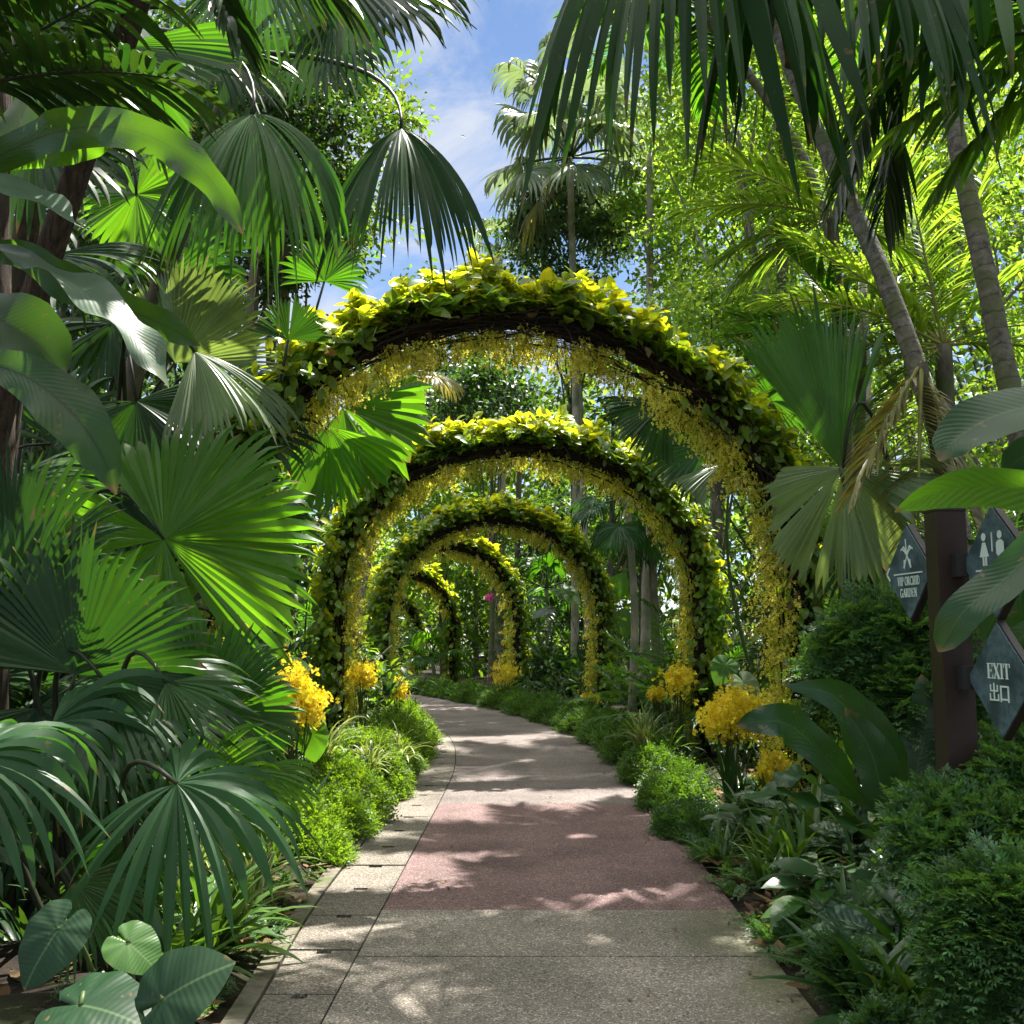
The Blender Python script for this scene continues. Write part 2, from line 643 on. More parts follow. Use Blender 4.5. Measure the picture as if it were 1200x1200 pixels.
def rough_mat(name, c1, c2, scale=8, rough=.85, bump=.4, c3=None, stretch=None, dist=.02, spec=.3, detail=8, rings=None):
    m, nt, N, Lk = mat_new(name)
    out = N.new('ShaderNodeOutputMaterial')
    pr = N.new('ShaderNodeBsdfPrincipled')
    tex = N.new('ShaderNodeTexCoord')
    mp = N.new('ShaderNodeMapping')
    if stretch:
        mp.inputs['Scale'].default_value = stretch
    Lk.new(tex.outputs['Object'], mp.inputs['Vector'])
    nz = N.new('ShaderNodeTexNoise')
    nz.inputs['Scale'].default_value = scale
    nz.inputs['Detail'].default_value = detail
    nz.inputs['Roughness'].default_value = .65
    Lk.new(mp.outputs[0], nz.inputs['Vector'])
    cr = N.new('ShaderNodeValToRGB')
    cr.color_ramp.elements[0].position = .32
    cr.color_ramp.elements[0].color = (*c1, 1)
    cr.color_ramp.elements[1].position = .68
    cr.color_ramp.elements[1].color = (*c2, 1)
    Lk.new(nz.outputs['Fac'], cr.inputs[0])
    col = cr.outputs[0]
    h = nz.outputs['Fac']
    if c3:
        n2 = N.new('ShaderNodeTexNoise')
        n2.inputs['Scale'].default_value = scale * .23
        n2.inputs['Detail'].default_value = 5
        Lk.new(tex.outputs['Object'], n2.inputs['Vector'])
        r = N.new('ShaderNodeMapRange')
        r.inputs['From Min'].default_value = .48
        r.inputs['From Max'].default_value = .62
        Lk.new(n2.outputs['Fac'], r.inputs['Value'])
        mc = N.new('ShaderNodeMix')
        mc.data_type = 'RGBA'
        mc.inputs[7].default_value = (*c3, 1)
        Lk.new(r.outputs[0], mc.inputs[0])
        Lk.new(col, mc.inputs[6])
        col = mc.outputs[2]
    if rings:
        uvn = N.new('ShaderNodeUVMap')
        sx = N.new('ShaderNodeSeparateXYZ')
        Lk.new(uvn.outputs[0], sx.inputs[0])
        ad = N.new('ShaderNodeMath')
        ad.operation = 'MULTIPLY_ADD'
        ad.inputs[1].default_value = .06
        Lk.new(nz.outputs['Fac'], ad.inputs[0])
        Lk.new(sx.outputs['Y'], ad.inputs[2])
        d = N.new('ShaderNodeMath')
        d.operation = 'MULTIPLY'
        d.inputs[1].default_value = 1 / rings
        Lk.new(ad.outputs[0], d.inputs[0])
        f = N.new('ShaderNodeMath')
        f.operation = 'FRACT'
        Lk.new(d.outputs[0], f.inputs[0])
        r = N.new('ShaderNodeMapRange')
        r.inputs['From Min'].default_value = .0
        r.inputs['From Max'].default_value = .16
        r.inputs['To Min'].default_value = .35
        Lk.new(f.outputs[0], r.inputs['Value'])
        mm = N.new('ShaderNodeMix')
        mm.data_type = 'RGBA'
        mm.inputs[6].default_value = (c1[0] * .4, c1[1] * .4, c1[2] * .4, 1)
        Lk.new(r.outputs[0], mm.inputs[0])
        Lk.new(col, mm.inputs[7])
        col = mm.outputs[2]
    Lk.new(col, pr.inputs['Base Color'])
    pr.inputs['Roughness'].default_value = rough
    pr.inputs['Specular IOR Level'].default_value = spec
    if bump:
        bp = N.new('ShaderNodeBump')
        bp.inputs['Strength'].default_value = bump
        bp.inputs['Distance'].default_value = dist
        Lk.new(h, bp.inputs['Height'])
        Lk.new(bp.outputs[0], pr.inputs['Normal'])
    Lk.new(pr.outputs[0], out.inputs['Surface'])
    return m


def paving_mat(name, base, dark, light, moss=None):
    """exposed aggregate: fine pebbles of several tones, broad stains"""
    m, nt, N, Lk = mat_new(name)
    out = N.new('ShaderNodeOutputMaterial')
    pr = N.new('ShaderNodeBsdfPrincipled')
    tex = N.new('ShaderNodeTexCoord')
    vo = N.new('ShaderNodeTexVoronoi')
    vo.inputs['Scale'].default_value = 135
    Lk.new(tex.outputs['Object'], vo.inputs['Vector'])
    bw = N.new('ShaderNodeSeparateColor')
    Lk.new(vo.outputs['Color'], bw.inputs[0])
    cr = N.new('ShaderNodeValToRGB')
    e = cr.color_ramp.elements
    e[0].position, e[0].color = .0, (*dark, 1)
    e[1].position, e[1].color = 1.0, (*light, 1)
    k = e.new(.35)
    k.color = (*base, 1)
    k = e.new(.8)
    k.color = (*base, 1)
    Lk.new(bw.outputs[0], cr.inputs[0])
    n1 = N.new('ShaderNodeTexNoise')
    n1.inputs['Scale'].default_value = 1.1
    n1.inputs['Detail'].default_value = 7
    n1.inputs['Roughness'].default_value = .6
    Lk.new(tex.outputs['Object'], n1.inputs['Vector'])
    r = N.new('ShaderNodeMapRange')
    r.inputs['From Min'].default_value = .3
    r.inputs['From Max'].default_value = .7
    r.inputs['To Min'].default_value = .55
    r.inputs['To Max'].default_value = 1.28
    Lk.new(n1.outputs['Fac'], r.inputs['Value'])
    hs = N.new('ShaderNodeHueSaturation')
    Lk.new(cr.outputs[0], hs.inputs['Color'])
    Lk.new(r.outputs[0], hs.inputs['Value'])
    col = hs.outputs[0]
    if moss:
        uvn = N.new('ShaderNodeUVMap')
        sx = N.new('ShaderNodeSeparateXYZ')
        Lk.new(uvn.outputs[0], sx.inputs[0])
        n2 = N.new('ShaderNodeTexNoise')
        n2.inputs['Scale'].default_value = 2.5
        n2.inputs['Detail'].default_value = 6
        Lk.new(tex.outputs['Object'], n2.inputs['Vector'])
        ad = N.new('ShaderNodeMath')
        ad.operation = 'MULTIPLY_ADD'
        ad.inputs[1].default_value = .55
        Lk.new(n2.outputs['Fac'], ad.inputs[0])
        Lk.new(sx.outputs['X'], ad.inputs[2])
        rr = N.new('ShaderNodeMapRange')
        rr.inputs['From Min'].default_value = 1.08
        rr.inputs['From Max'].default_value = 1.3
        rr.inputs['To Max'].default_value = .75
        Lk.new(ad.outputs[0], rr.inputs['Value'])
        mc = N.new('ShaderNodeMix')
        mc.data_type = 'RGBA'
        mc.inputs[7].default_value = (*moss, 1)
        Lk.new(rr.outputs[0], mc.inputs[0])
        Lk.new(col, mc.inputs[6])
        col = mc.outputs[2]
    Lk.new(col, pr.inputs['Base Color'])
    pr.inputs['Roughness'].default_value = .78
    pr.inputs['Specular IOR Level'].default_value = .35
    bp = N.new('ShaderNodeBump')
    bp.inputs['Strength'].default_value = .55
    bp.inputs['Distance'].default_value = .004
    Lk.new(vo.outputs['Distance'], bp.inputs['Height'])
    Lk.new(bp.outputs[0], pr.inputs['Normal'])
    Lk.new(pr.outputs[0], out.inputs['Surface'])
    return m


def flat_mat(name, col, rough=.5, spec=.4):
    m, nt, N, Lk = mat_new(name)
    out = N.new('ShaderNodeOutputMaterial')
    pr = N.new('ShaderNodeBsdfPrincipled')
    pr.inputs['Base Color'].default_value = (*col, 1)
    pr.inputs['Roughness'].default_value = rough
    pr.inputs['Specular IOR Level'].default_value = spec
    Lk.new(pr.outputs[0], out.inputs['Surface'])
    return m
# ------------------------------------------------------------------ palette
M = {}
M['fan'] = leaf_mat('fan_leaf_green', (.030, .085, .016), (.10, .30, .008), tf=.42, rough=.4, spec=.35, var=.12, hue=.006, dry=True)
M['fan_lit'] = leaf_mat('fan_leaf_lit', (.045, .125, .014), (.17, .42, .010), tf=.5, rough=.4, spec=.35, var=.12, hue=.006, dry=True)  # brighter copy of the fan green, sunlight put into the colour
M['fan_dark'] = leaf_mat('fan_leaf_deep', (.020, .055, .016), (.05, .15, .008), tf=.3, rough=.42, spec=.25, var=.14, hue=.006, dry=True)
M['fan_shade'] = leaf_mat('fan_leaf_shadowed', (.015, .046, .012), (.05, .17, .006), tf=.34, rough=.5, spec=.2, var=.14, hue=.006, dry=True)  # darkest fan copy: shade of the hanging top leaves painted in
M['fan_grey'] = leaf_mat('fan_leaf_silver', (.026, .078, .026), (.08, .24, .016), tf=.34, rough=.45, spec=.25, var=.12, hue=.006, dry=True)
M['fan_pale'] = leaf_mat('fan_leaf_pale', (.11, .17, .075), (.28, .40, .06), tf=.36, rough=.38, spec=.5, var=.12, hue=.008, dry=True)
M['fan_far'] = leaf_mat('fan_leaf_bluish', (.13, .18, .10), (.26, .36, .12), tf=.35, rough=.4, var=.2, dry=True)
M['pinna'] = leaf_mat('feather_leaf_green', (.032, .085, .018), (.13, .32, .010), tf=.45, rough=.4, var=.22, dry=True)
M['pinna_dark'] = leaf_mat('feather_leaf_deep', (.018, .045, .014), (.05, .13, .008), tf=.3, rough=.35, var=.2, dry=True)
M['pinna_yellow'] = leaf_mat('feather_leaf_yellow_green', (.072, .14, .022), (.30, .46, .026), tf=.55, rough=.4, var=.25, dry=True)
M['pinna_straw'] = leaf_mat('feather_leaf_straw', (.20, .20, .06), (.42, .36, .06), tf=.4, rough=.45, var=.3, hue=.02)
M['nest'] = leaf_mat('nest_fern_leaf', (.026, .072, .018), (.09, .22, .012), tf=.34, rough=.42, spec=.3, var=.1, hue=.01, veins=30, vs=.09, midrib=((.012, .02, .008), .03), dry=True)
M['nest_grey'] = leaf_mat('nest_fern_grey_leaf', (.060, .105, .060), (.10, .20, .04), tf=.22, rough=.42, spec=.3, var=.1, hue=.01, veins=30, vs=.10, dry=True)
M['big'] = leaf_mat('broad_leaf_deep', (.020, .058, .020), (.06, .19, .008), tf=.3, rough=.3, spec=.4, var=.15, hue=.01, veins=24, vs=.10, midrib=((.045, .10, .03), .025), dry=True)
M['big_lit'] = leaf_mat('broad_leaf_fresh_lit', (.04, .115, .016), (.15, .40, .014), tf=.55, rough=.34, var=.12, hue=.01, veins=17, vs=.45, dry=True)  # sunlight painted into the broad leaf; also serves light green plants
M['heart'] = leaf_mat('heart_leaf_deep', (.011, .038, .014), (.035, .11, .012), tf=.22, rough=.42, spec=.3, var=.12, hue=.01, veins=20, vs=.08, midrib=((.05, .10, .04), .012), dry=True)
M['heart_lit'] = leaf_mat('heart_leaf_fresh_lit', (.045, .13, .02), (.14, .34, .02), tf=.35, rough=.36, var=.12, hue=.01, veins=20, vs=.12, midrib=((.10, .18, .05), .014), dry=True)
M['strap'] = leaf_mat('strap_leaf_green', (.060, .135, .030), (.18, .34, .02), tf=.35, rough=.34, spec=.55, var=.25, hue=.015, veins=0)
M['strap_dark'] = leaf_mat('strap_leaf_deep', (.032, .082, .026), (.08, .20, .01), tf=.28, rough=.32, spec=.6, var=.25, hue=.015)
M['spider'] = leaf_mat('striped_leaf', (.07, .15, .03), (.28, .36, .06), tf=.4, rough=.38, var=.2, edge=((.55, .55, .22), .27))
M['calathea'] = leaf_mat('painted_leaf', (.030, .075, .026), (.10, .22, .04), tf=.3, rough=.36, var=.15, veins=9, vs=.4, patch=((.20, .30, .18), 30))
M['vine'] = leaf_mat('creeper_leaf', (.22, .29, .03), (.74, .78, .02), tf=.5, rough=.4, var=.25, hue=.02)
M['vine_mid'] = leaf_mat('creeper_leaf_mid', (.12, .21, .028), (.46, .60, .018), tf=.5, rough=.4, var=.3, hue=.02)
M['vine_shade'] = leaf_mat('creeper_leaf_shaded', (.085, .17, .026), (.34, .48, .016), tf=.45, rough=.4, var=.25, hue=.02)  # darker creeper copy with shade put into its leaf colour
M['hedge'] = leaf_mat('hedge_leaf', (.085, .165, .022), (.24, .40, .015), tf=.42, rough=.5, var=.35, hue=.015)
M['hedge_shade'] = leaf_mat('hedge_leaf_shaded', (.055, .125, .024), (.15, .30, .015), tf=.38, rough=.5, var=.35, hue=.015)  # the hedge leaf again, darkened to carry shade in its colour
M['aralia'] = leaf_mat('feathery_leaf', (.060, .140, .045), (.15, .32, .03), tf=.36, rough=.42, var=.4, hue=.015)
M['shrub'] = leaf_mat('shrub_leaf', (.04, .09, .022), (.12, .26, .012), tf=.38, rough=.4, var=.35, hue=.02)
M['pinna_lit'] = leaf_mat('feather_leaf_backlit', (.05, .12, .016), (.24, .50, .012), tf=.55, rough=.4, var=.2, dry=True)  # backlight put into the leaf colour, for fronds standing in shade
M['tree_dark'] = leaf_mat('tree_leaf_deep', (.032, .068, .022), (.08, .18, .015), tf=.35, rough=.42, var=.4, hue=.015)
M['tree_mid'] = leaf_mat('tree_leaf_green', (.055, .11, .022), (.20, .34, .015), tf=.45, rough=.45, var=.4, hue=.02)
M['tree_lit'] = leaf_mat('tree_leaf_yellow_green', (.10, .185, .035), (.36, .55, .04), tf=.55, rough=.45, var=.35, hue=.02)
M['flower'] = leaf_mat('orchid_petal', (.86, .70, .05), (.86, .72, .04), tf=.35, rough=.5, spec=.2, var=.18, hue=.015)
M['flower_deep'] = leaf_mat('orchid_petal_gold', (.76, .71, .11), (.80, .76, .09), tf=.35, rough=.5, spec=.2, var=.3, hue=.02)
M['pink'] = leaf_mat('pink_petal', (.55, .08, .30), (.6, .1, .3), tf=.3, rough=.5, var=.2)
M['litter'] = leaf_mat('dry_leaf', (.16, .10, .05), (.2, .12, .05), tf=.15, rough=.8, spec=.2, var=.5, hue=.02)
M['stalk'] = rough_mat('leaf_stalk_green', (.035, .06, .015), (.06, .10, .025), 12, .5, .1)
M['stalk_dark'] = rough_mat('leaf_stalk_dark', (.012, .016, .008), (.03, .035, .015), 12, .5, .1)
M['stalk_yellow'] = rough_mat('leaf_stalk_yellow', (.20, .20, .04), (.32, .30, .07), 12, .5, .1)
M['twig'] = rough_mat('twig_dark', (.007, .005, .004), (.020, .014, .010), 25, .9, .7)
M['twig2'] = rough_mat('twig_brown', (.010, .007, .005), (.05, .035, .022), 30, .85, .5)
M['bark'] = rough_mat('bark_grey_brown', (.06, .05, .035), (.19, .165, .125), 9, .9, .8, c3=(.07, .085, .035), stretch=(1, 1, .35))
M['bark_pale'] = rough_mat('bark_pale', (.17, .15, .11), (.36, .33, .27), 7, .9, .6, c3=(.13, .15, .08), stretch=(1, 1, .5))
M['palm_bark'] = rough_mat('palm_trunk_ringed', (.038, .032, .024), (.23, .21, .17), 16, .85, .8, c3=(.10, .115, .05), rings=.115)
M['fibre'] = rough_mat('palm_fibre_reddish', (.014, .009, .007), (.13, .085, .058), 20, .95, 1.0, stretch=(2.2, 2.2, .35), c3=(.05, .04, .025), dist=.05)
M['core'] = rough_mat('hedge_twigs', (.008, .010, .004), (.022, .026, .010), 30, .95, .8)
M['soil'] = rough_mat('soil', (.010, .007, .005), (.034, .023, .014), 9, .95, .9, c3=(.03, .035, .012), dist=.05)
M['post'] = rough_mat('post_brown_paint', (.017, .010, .008), (.028, .016, .012), 6, .42, .05, stretch=(1, 1, .15))
M['board'] = rough_mat('sign_slate', (.026, .052, .060), (.10, .155, .165), 30, .5, .12, c3=(.028, .05, .055), dist=.002)
M['board_edge'] = flat_mat('sign_edge_dark', (.016, .011, .009), .5)
M['letter'] = flat_mat('sign_paint_pale', (.55, .66, .58), .5)
M['steel'] = flat_mat('bracket_dark', (.02, .02, .02), .45)
M['pave'] = paving_mat('aggregate_grey', (.200, .176, .146), (.065, .052, .042), (.50, .45, .37), moss=(.10, .11, .045))
M['pave_red'] = paving_mat('aggregate_red', (.172, .102, .098), (.06, .036, .035), (.38, .29, .275))
M['pave_far'] = paving_mat('aggregate_brown', (.156, .126, .116), (.055, .044, .040), (.36, .31, .28))
M['drain'] = paving_mat('aggregate_drain', (.172, .147, .122), (.045, .036, .028), (.40, .36, .29))
M['kerb'] = rough_mat('kerb_concrete', (.085, .075, .055), (.19, .17, .13), 14, .85, .4, c3=(.09, .10, .045))

# ------------------------------------------------------------------ the path
RE = [ground(*p) for p in [(965, 1200), (862, 1065), (770, 942), (733, 900), (695, 870), (647, 850), (577, 830), (500, 815)]]
LO = [ground(*p) for p in [(268, 1200), (345, 1065), (455, 940), (487, 900)]]
SE = [ground(*p) for p in [(373, 1200), (447, 1065), (515, 940), (534, 900), (533, 870), (512, 850)]]
ry = [-4] + [p[1] for p in RE]
rx = [RE[0][0]] + [p[0] for p in RE]
ry += [35, 43, 55]
rx += [rx[-1] - 4.2, rx[-1] - 10, rx[-1] - 20]


def sm(ys, xs):
    g = np.linspace(ys[0], ys[-1], 600)
    v = np.interp(g, ys, xs)
    k = np.ones(25) / 25
    p = np.pad(v, 12, mode='edge')
    s = np.convolve(p, k, 'valid')
    s[:20] = v[:20]
    return lambda y: np.interp(y, g, s)


redge = sm(ry, rx)
ly = [-4] + [p[1] for p in LO] + [16, 19, 23, 28, 35, 43, 55]
lx = [LO[0][0]] + [p[0] for p in LO] + [float(redge(y)) - w for y, w in ((16, 2.5), (19, 2.55), (23, 2.7), (28, 2.9), (35, 3.2), (43, 3.6), (55, 4))]
ledge = sm(ly, lx)
sy = [-4] + [p[1] for p in SE] + [24, 30, 36, 44, 55]
sx_ = [SE[0][0]] + [p[0] for p in SE] + [float(ledge(y)) + .5 for y in (24, 30, 36, 44, 55)]
seam = sm(sy, sx_)


def slab(mb, fa, fb, y0, y1, z=0.0, d=.05, nc=2, holes=None):
    """flat slab between the curves fa(y) and fb(y)"""
    n = max(2, int((y1 - y0) / .3) + 1)
    ys = np.linspace(y0, y1, n)
    a, b = fa(ys), fb(ys)
    u = np.linspace(0, 1, nc)
    top = np.stack([a[:, None] + (b - a)[:, None] * u[None], np.repeat(ys[:, None], nc, 1), np.full((n, nc), z)], -1)
    uv = np.stack([np.broadcast_to(u[None], (n, nc)), np.broadcast_to(ys[:, None], (n, nc))], -1)
    mb.add(top.reshape(-1, 3), grid_quads(n, nc), None, uv.reshape(-1, 2))
    ring = np.concatenate([top[0], top[1:, -1], top[-1, ::-1][1:], top[::-1, 0][1:-1]])
    low = ring.copy()
    low[:, 2] -= d
    m = len(ring)
    mb.add(np.concatenate([ring, low]), [[i, m + i, m + (i + 1) % m, (i + 1) % m] for i in range(m)])


g_ = .009
Y1, Y2, Y3 = ground(600, 1121)[1], ground(600, 1066)[1], ground(600, 942)[1]
sl = lambda y: seam(y) + g_
zones = [('path', 'pave', -4, 3.0), ('path', 'pave', 3.0, Y1), ('path', 'pave', Y1, Y2), ('path', 'pave_red', Y2, Y3), ('path', 'pave_far', Y3, 16.0), ('path', 'pave_far', 16.0, 55)]
for nm, mt, a, b in zones:
    mb = MB()
    slab(mb, sl, redge, a + g_ * (1.3 if mt == 'pave' else .2), b - g_ * .2, nc=7)
    o = mb.build('path_slab', M[mt], smooth=False)
    o['kind'] = 'structure'
# drain covers along the left side of the path
mb, mk = MB(), MB()
kl = lambda y: ledge(y) + .085
kr = lambda y: ledge(y) + .085 + g_
y = -3.0
cuts = [ground(320, 1165)[1], ground(380, 1070)[1]]
ys = []
while y < 50:
    ys.append(y)
    y += .66
ys = np.array(ys) + (cuts[0] - np.array(ys)[np.argmin(np.abs(np.array(ys) - cuts[0]))])
for i in range(len(ys) - 1):
    a, b = ys[i] + g_ * .9, ys[i + 1] - g_ * .9
    mid = lambda f: (lambda y: kr(y) + (seam(y) - kr(y)) * f)
    zt = R.uniform(-.002, .004)
    # every cover has a short lifting slot at its far edge
    slab(mb, kr, mid(.40), a, b, zt)
    slab(mb, mid(.62), seam, a, b, zt)
    slab(mb, mid(.40), mid(.62), a, b - .05, zt)
o = mb.build('drain_covers', M['drain'], smooth=False)
o['kind'] = 'structure'
y = -4.0
while y < 50:
    slab(mk, lambda q: ledge(q) - .01, kl, y + .004, y + 1.2 - .004, .012)
    y += 1.2
o = mk.build('kerb', M['kerb'], smooth=False)
o['kind'] = 'structure'

# ------------------------------------------------------------------ ground
mb = MB()
gx = np.concatenate([np.linspace(-90, -8, 16), np.linspace(-7.5, 7.5, 90), np.linspace(8, 90, 16)])
gy = np.concatenate([np.linspace(-20, 1, 8), np.linspace(1.5, 30, 150), np.linspace(31, 160, 30)])
X, Y = np.meshgrid(gx, gy)
Z = .03 * np.sin(X * 3.1 + Y * 1.7) + .025 * np.sin(X * 7.3 - Y * 5.1) + .02 * np.sin(Y * 11 + X * 4) + .05
dl = np.minimum(np.maximum(ledge(Y) - X, X - redge(Y)), 1.0)
Z = np.where(dl < .02, -.06, Z * np.clip(dl * 3, 0, 1) - .03 + .10 * np.clip(dl, 0, 1))
mb.add(np.stack([X, Y, Z], -1).reshape(-1, 3), grid_quads(len(gy), len(gx)))
o = mb.build('ground', M['soil'])
o['kind'] = 'structure'

# fallen leaves on the soil and a few on the path
mb = MB()
n = 2600
yy = rng.uniform(2.6, 16, n)
side = rng.random(n) < .5
off = np.abs(rng.normal(0, .8, n)) + .02
xx = np.where(side, redge(yy) + off, ledge(yy) - off)
few = rng.random(n) < .07
xx = np.where(few, redge(yy) - rng.random(n) ** 3 * 2, xx)
zz = np.where(few, .008, .03 + .10 * np.clip(off, 0, 1))
A = unit(np.stack([rng.normal(0, 1, n), rng.normal(0, 1, n), rng.normal(0, .12, n)], -1))
Nn = unit(np.stack([rng.normal(0, .25, n), rng.normal(0, .25, n), np.ones(n)], -1))
scatter(mb, leaf_template(.45, 3, -.15, .15), np.stack([xx, yy, zz], -1), A, Nn, np.where(few, rng.uniform(.012, .05, n), rng.uniform(.05, .15, n)))
o = mb.build('leaf_litter', M['litter'])
tag(o, 'dry brown fallen leaves littering the soil beside the path', 'leaf litter', None, 'stuff')

# ------------------------------------------------------------------ the orchid arches
VINE = leaf_template(.58, 5, .30, .16, .40, .62, .06)
FLOWERS = [flower_template(s) for s in range(3)]


def arch(label, L, Rr, zt, zl, seed, nleaf, nspray, ls=.15, fl=.05, group='orchid arches over the path', big=1.0):
    global rng
    rng = np.random.default_rng(seed)
    L, Rr = V(*L, 0), V(*Rr, 0)
    c = (L + Rr) / 2
    w = np.linalg.norm(Rr - L) / 2
    u = unit(Rr - L)
    vdir = V(-u[1], u[0], 0)                 # away from the camera
    th = np.linspace(math.pi, 0, 60)
    H = zt - zl
    pts = [c - u * w + V(0, 0, z) for z in np.linspace(0, zl, 14)[:-1]]
    pts += [c + u * w * math.cos(a) + V(0, 0, zl + H * math.sin(a)) for a in th]
    pts += [c + u * w + V(0, 0, z) for z in np.linspace(zl, 0, 14)[1:]]
    C = np.array(pts)
    d = np.linalg.norm(np.diff(C, axis=0), axis=1)
    S = np.concatenate([[0], np.cumsum(d)])
    s = np.linspace(0, S[-1], 120)
    C = np.stack([np.interp(s, S, C[:, k]) for k in range(3)], -1)
    Tn = unit(np.gradient(C, axis=0))
    O = -np.cross(Tn, vdir)                   # in plane, outward
    mid = V(c[0], c[1], zl * .9)
    if np.dot(O[60], V(0, 0, 1)) < 0:
        O = -O
    t = thing('orchid_arch', label, 'garden arch', tuple(c), group)

    def at_s(x):
        f = np.asarray(x) * 119
        g = lambda B: np.stack([np.interp(f, np.arange(120), B[:, k]) for k in range(3)], -1)
        return g(C), unit(g(Tn)), unit(g(O))
    # hoop of bundled stems
    mb = MB()
    wob = np.cumsum(rng.normal(0, .012, (120, 2)), axis=0)
    wob -= np.linspace(0, 1, 120)[:, None] * wob[-1]
    for dx, dy, r0 in ((0, -.045, .062), (.025, .055, .06), (-.04, .02, .055)):
        mb.add(*tube(C + O * (dx + wob[:, :1] * .3) + vdir * (dy + wob[:, 1:] * .3), r0 * (1 + .18 * np.sin(s * 5 + dx * 50)) + rng.normal(0, .008, 120), 9, jit=.14))
    mb.build('hoop', M['twig'], t)
    mb = MB()
    for k in range(60):
        a = rng.uniform(0, 6.28) + np.cumsum(rng.normal(0, .16, 120))
        rad = .085 + .05 * rng.random() + np.cumsum(rng.normal(0, .006, 120))
        rad = np.clip(rad, .075, .20)
        i0 = rng.integers(0, 70)
        i1 = min(120, i0 + rng.integers(30, 90))
        p = C + O * (rad * np.cos(a))[:, None] + vdir * (rad * np.sin(a))[:, None]
        mb.add(*tube(p[i0:i1], rng.uniform(.004, .012), 4, False))
    for k in range(160):                        # loose hanging tendrils
        sa = rng.uniform(.08, .92)
        p, tt, oo = at_s([sa])
        d0 = unit(oo[0] * rng.normal(0, 1) + vdir * rng.normal(0, 1) + tt[0] * rng.normal(0, .6))
        p0 = p[0] + d0 * .09
        mb.add(*tube(rays(np.array([d0]), rng.uniform(.15, .5), 2.0, 6)[0] + p0, .0035, 3, False))
    mb.build('climbing_stems', M['twig2'], t)
    # creeper leaves: rosettes along the top, hanging ones down the legs
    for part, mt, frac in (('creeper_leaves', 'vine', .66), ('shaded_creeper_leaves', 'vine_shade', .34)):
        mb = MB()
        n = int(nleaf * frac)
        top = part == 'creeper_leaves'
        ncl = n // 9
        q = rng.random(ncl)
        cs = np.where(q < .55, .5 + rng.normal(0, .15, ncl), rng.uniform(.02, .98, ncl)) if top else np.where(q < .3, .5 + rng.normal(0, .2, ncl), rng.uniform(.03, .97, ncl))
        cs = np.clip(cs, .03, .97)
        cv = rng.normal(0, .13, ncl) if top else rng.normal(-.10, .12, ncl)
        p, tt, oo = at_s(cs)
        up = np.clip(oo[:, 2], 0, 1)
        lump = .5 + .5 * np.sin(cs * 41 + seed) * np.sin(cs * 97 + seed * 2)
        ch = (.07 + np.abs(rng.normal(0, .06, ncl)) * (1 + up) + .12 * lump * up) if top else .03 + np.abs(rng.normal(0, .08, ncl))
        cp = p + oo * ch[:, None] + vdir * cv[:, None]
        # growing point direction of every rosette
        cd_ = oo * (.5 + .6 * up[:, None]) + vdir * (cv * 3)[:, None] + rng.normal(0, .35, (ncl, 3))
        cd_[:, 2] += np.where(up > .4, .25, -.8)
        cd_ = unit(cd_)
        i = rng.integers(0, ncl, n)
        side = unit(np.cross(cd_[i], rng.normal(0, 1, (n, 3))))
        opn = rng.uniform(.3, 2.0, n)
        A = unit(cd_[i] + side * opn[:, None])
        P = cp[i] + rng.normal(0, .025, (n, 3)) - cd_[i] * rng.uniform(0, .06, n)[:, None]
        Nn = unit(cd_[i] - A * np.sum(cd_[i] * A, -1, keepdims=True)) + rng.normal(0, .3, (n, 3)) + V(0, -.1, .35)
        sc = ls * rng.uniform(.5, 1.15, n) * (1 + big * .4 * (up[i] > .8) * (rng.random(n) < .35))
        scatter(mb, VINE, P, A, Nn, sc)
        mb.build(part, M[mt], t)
    mb = MB()
    n = int(nleaf * .55)
    sd = rng.random(n)
    ss = np.where(sd < .5, rng.uniform(.03, .36, n), rng.uniform(.64, .97, n))
    ss = ss + .01 * np.sin(ss * 260)
    p, tt, oo = at_s(np.clip(ss, .02, .98))
    aa = rng.normal(0, 1.0, n)
    dirr = oo * np.cos(aa)[:, None] + vdir * np.sin(aa)[:, None]
    dist = .10 + np.abs(rng.normal(0, .11, n))
    P = p + dirr * dist[:, None] + rng.normal(0, .03, (n, 3))
    A = dirr * .8 + rng.normal(0, .4, (n, 3)) + V(0, 0, -.75)
    Nn = dirr * 1.0 + V(0, -.2, .5) + rng.normal(0, .35, (n, 3))
    scatter(mb, VINE, P, A, Nn, ls * rng.uniform(.5, 1.05, n))
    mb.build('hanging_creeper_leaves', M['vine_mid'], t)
    mb = MB()
    n = 110
    p, tt, oo = at_s(rng.uniform(.05, .95, n))
    P = p + oo * rng.normal(.02, .10, n)[:, None] + vdir * rng.normal(-.06, .10, n)[:, None]
    scatter(mb, VINE, P, rng.normal(0, .6, (n, 3)) + V(0, 0, -.9), rng.normal(0, 1, (n, 3)), ls * rng.uniform(.4, .9, n))
    mb.build('withered_leaves', M['litter'], t)
    # orchid sprays on the inner and far side
    mb, ms = MB(), MB()
    ns = nspray
    ss = np.clip(rng.beta(.85, .85, ns), .01, .99)
    p, tt, oo = at_s(ss)
    dens = .55 + .45 * np.sin(ss * 23 + seed) * np.sin(ss * 61)
    keep = rng.random(ns) < dens + .25
    p, tt, oo = p[keep], tt[keep], oo[keep]
    ns = len(p)
    P0 = p - oo * .07 + vdir * rng.uniform(-.12, .26, ns)[:, None]
    D = -oo * rng.uniform(.6, 1.2, ns)[:, None] + vdir * rng.normal(.15, .45, ns)[:, None] + tt * rng.normal(0, .55, ns)[:, None]
    Ls = rng.uniform(.12, .36, ns)
    Cv = rays(D, Ls, .9, 6) + P0[:, None]
    for i in range(0, ns, 2):
        ms.add(*tube(Cv[i], .003, 3, False))
    k = 22
    f = rng.uniform(.25, 1, (ns, k)) * 6
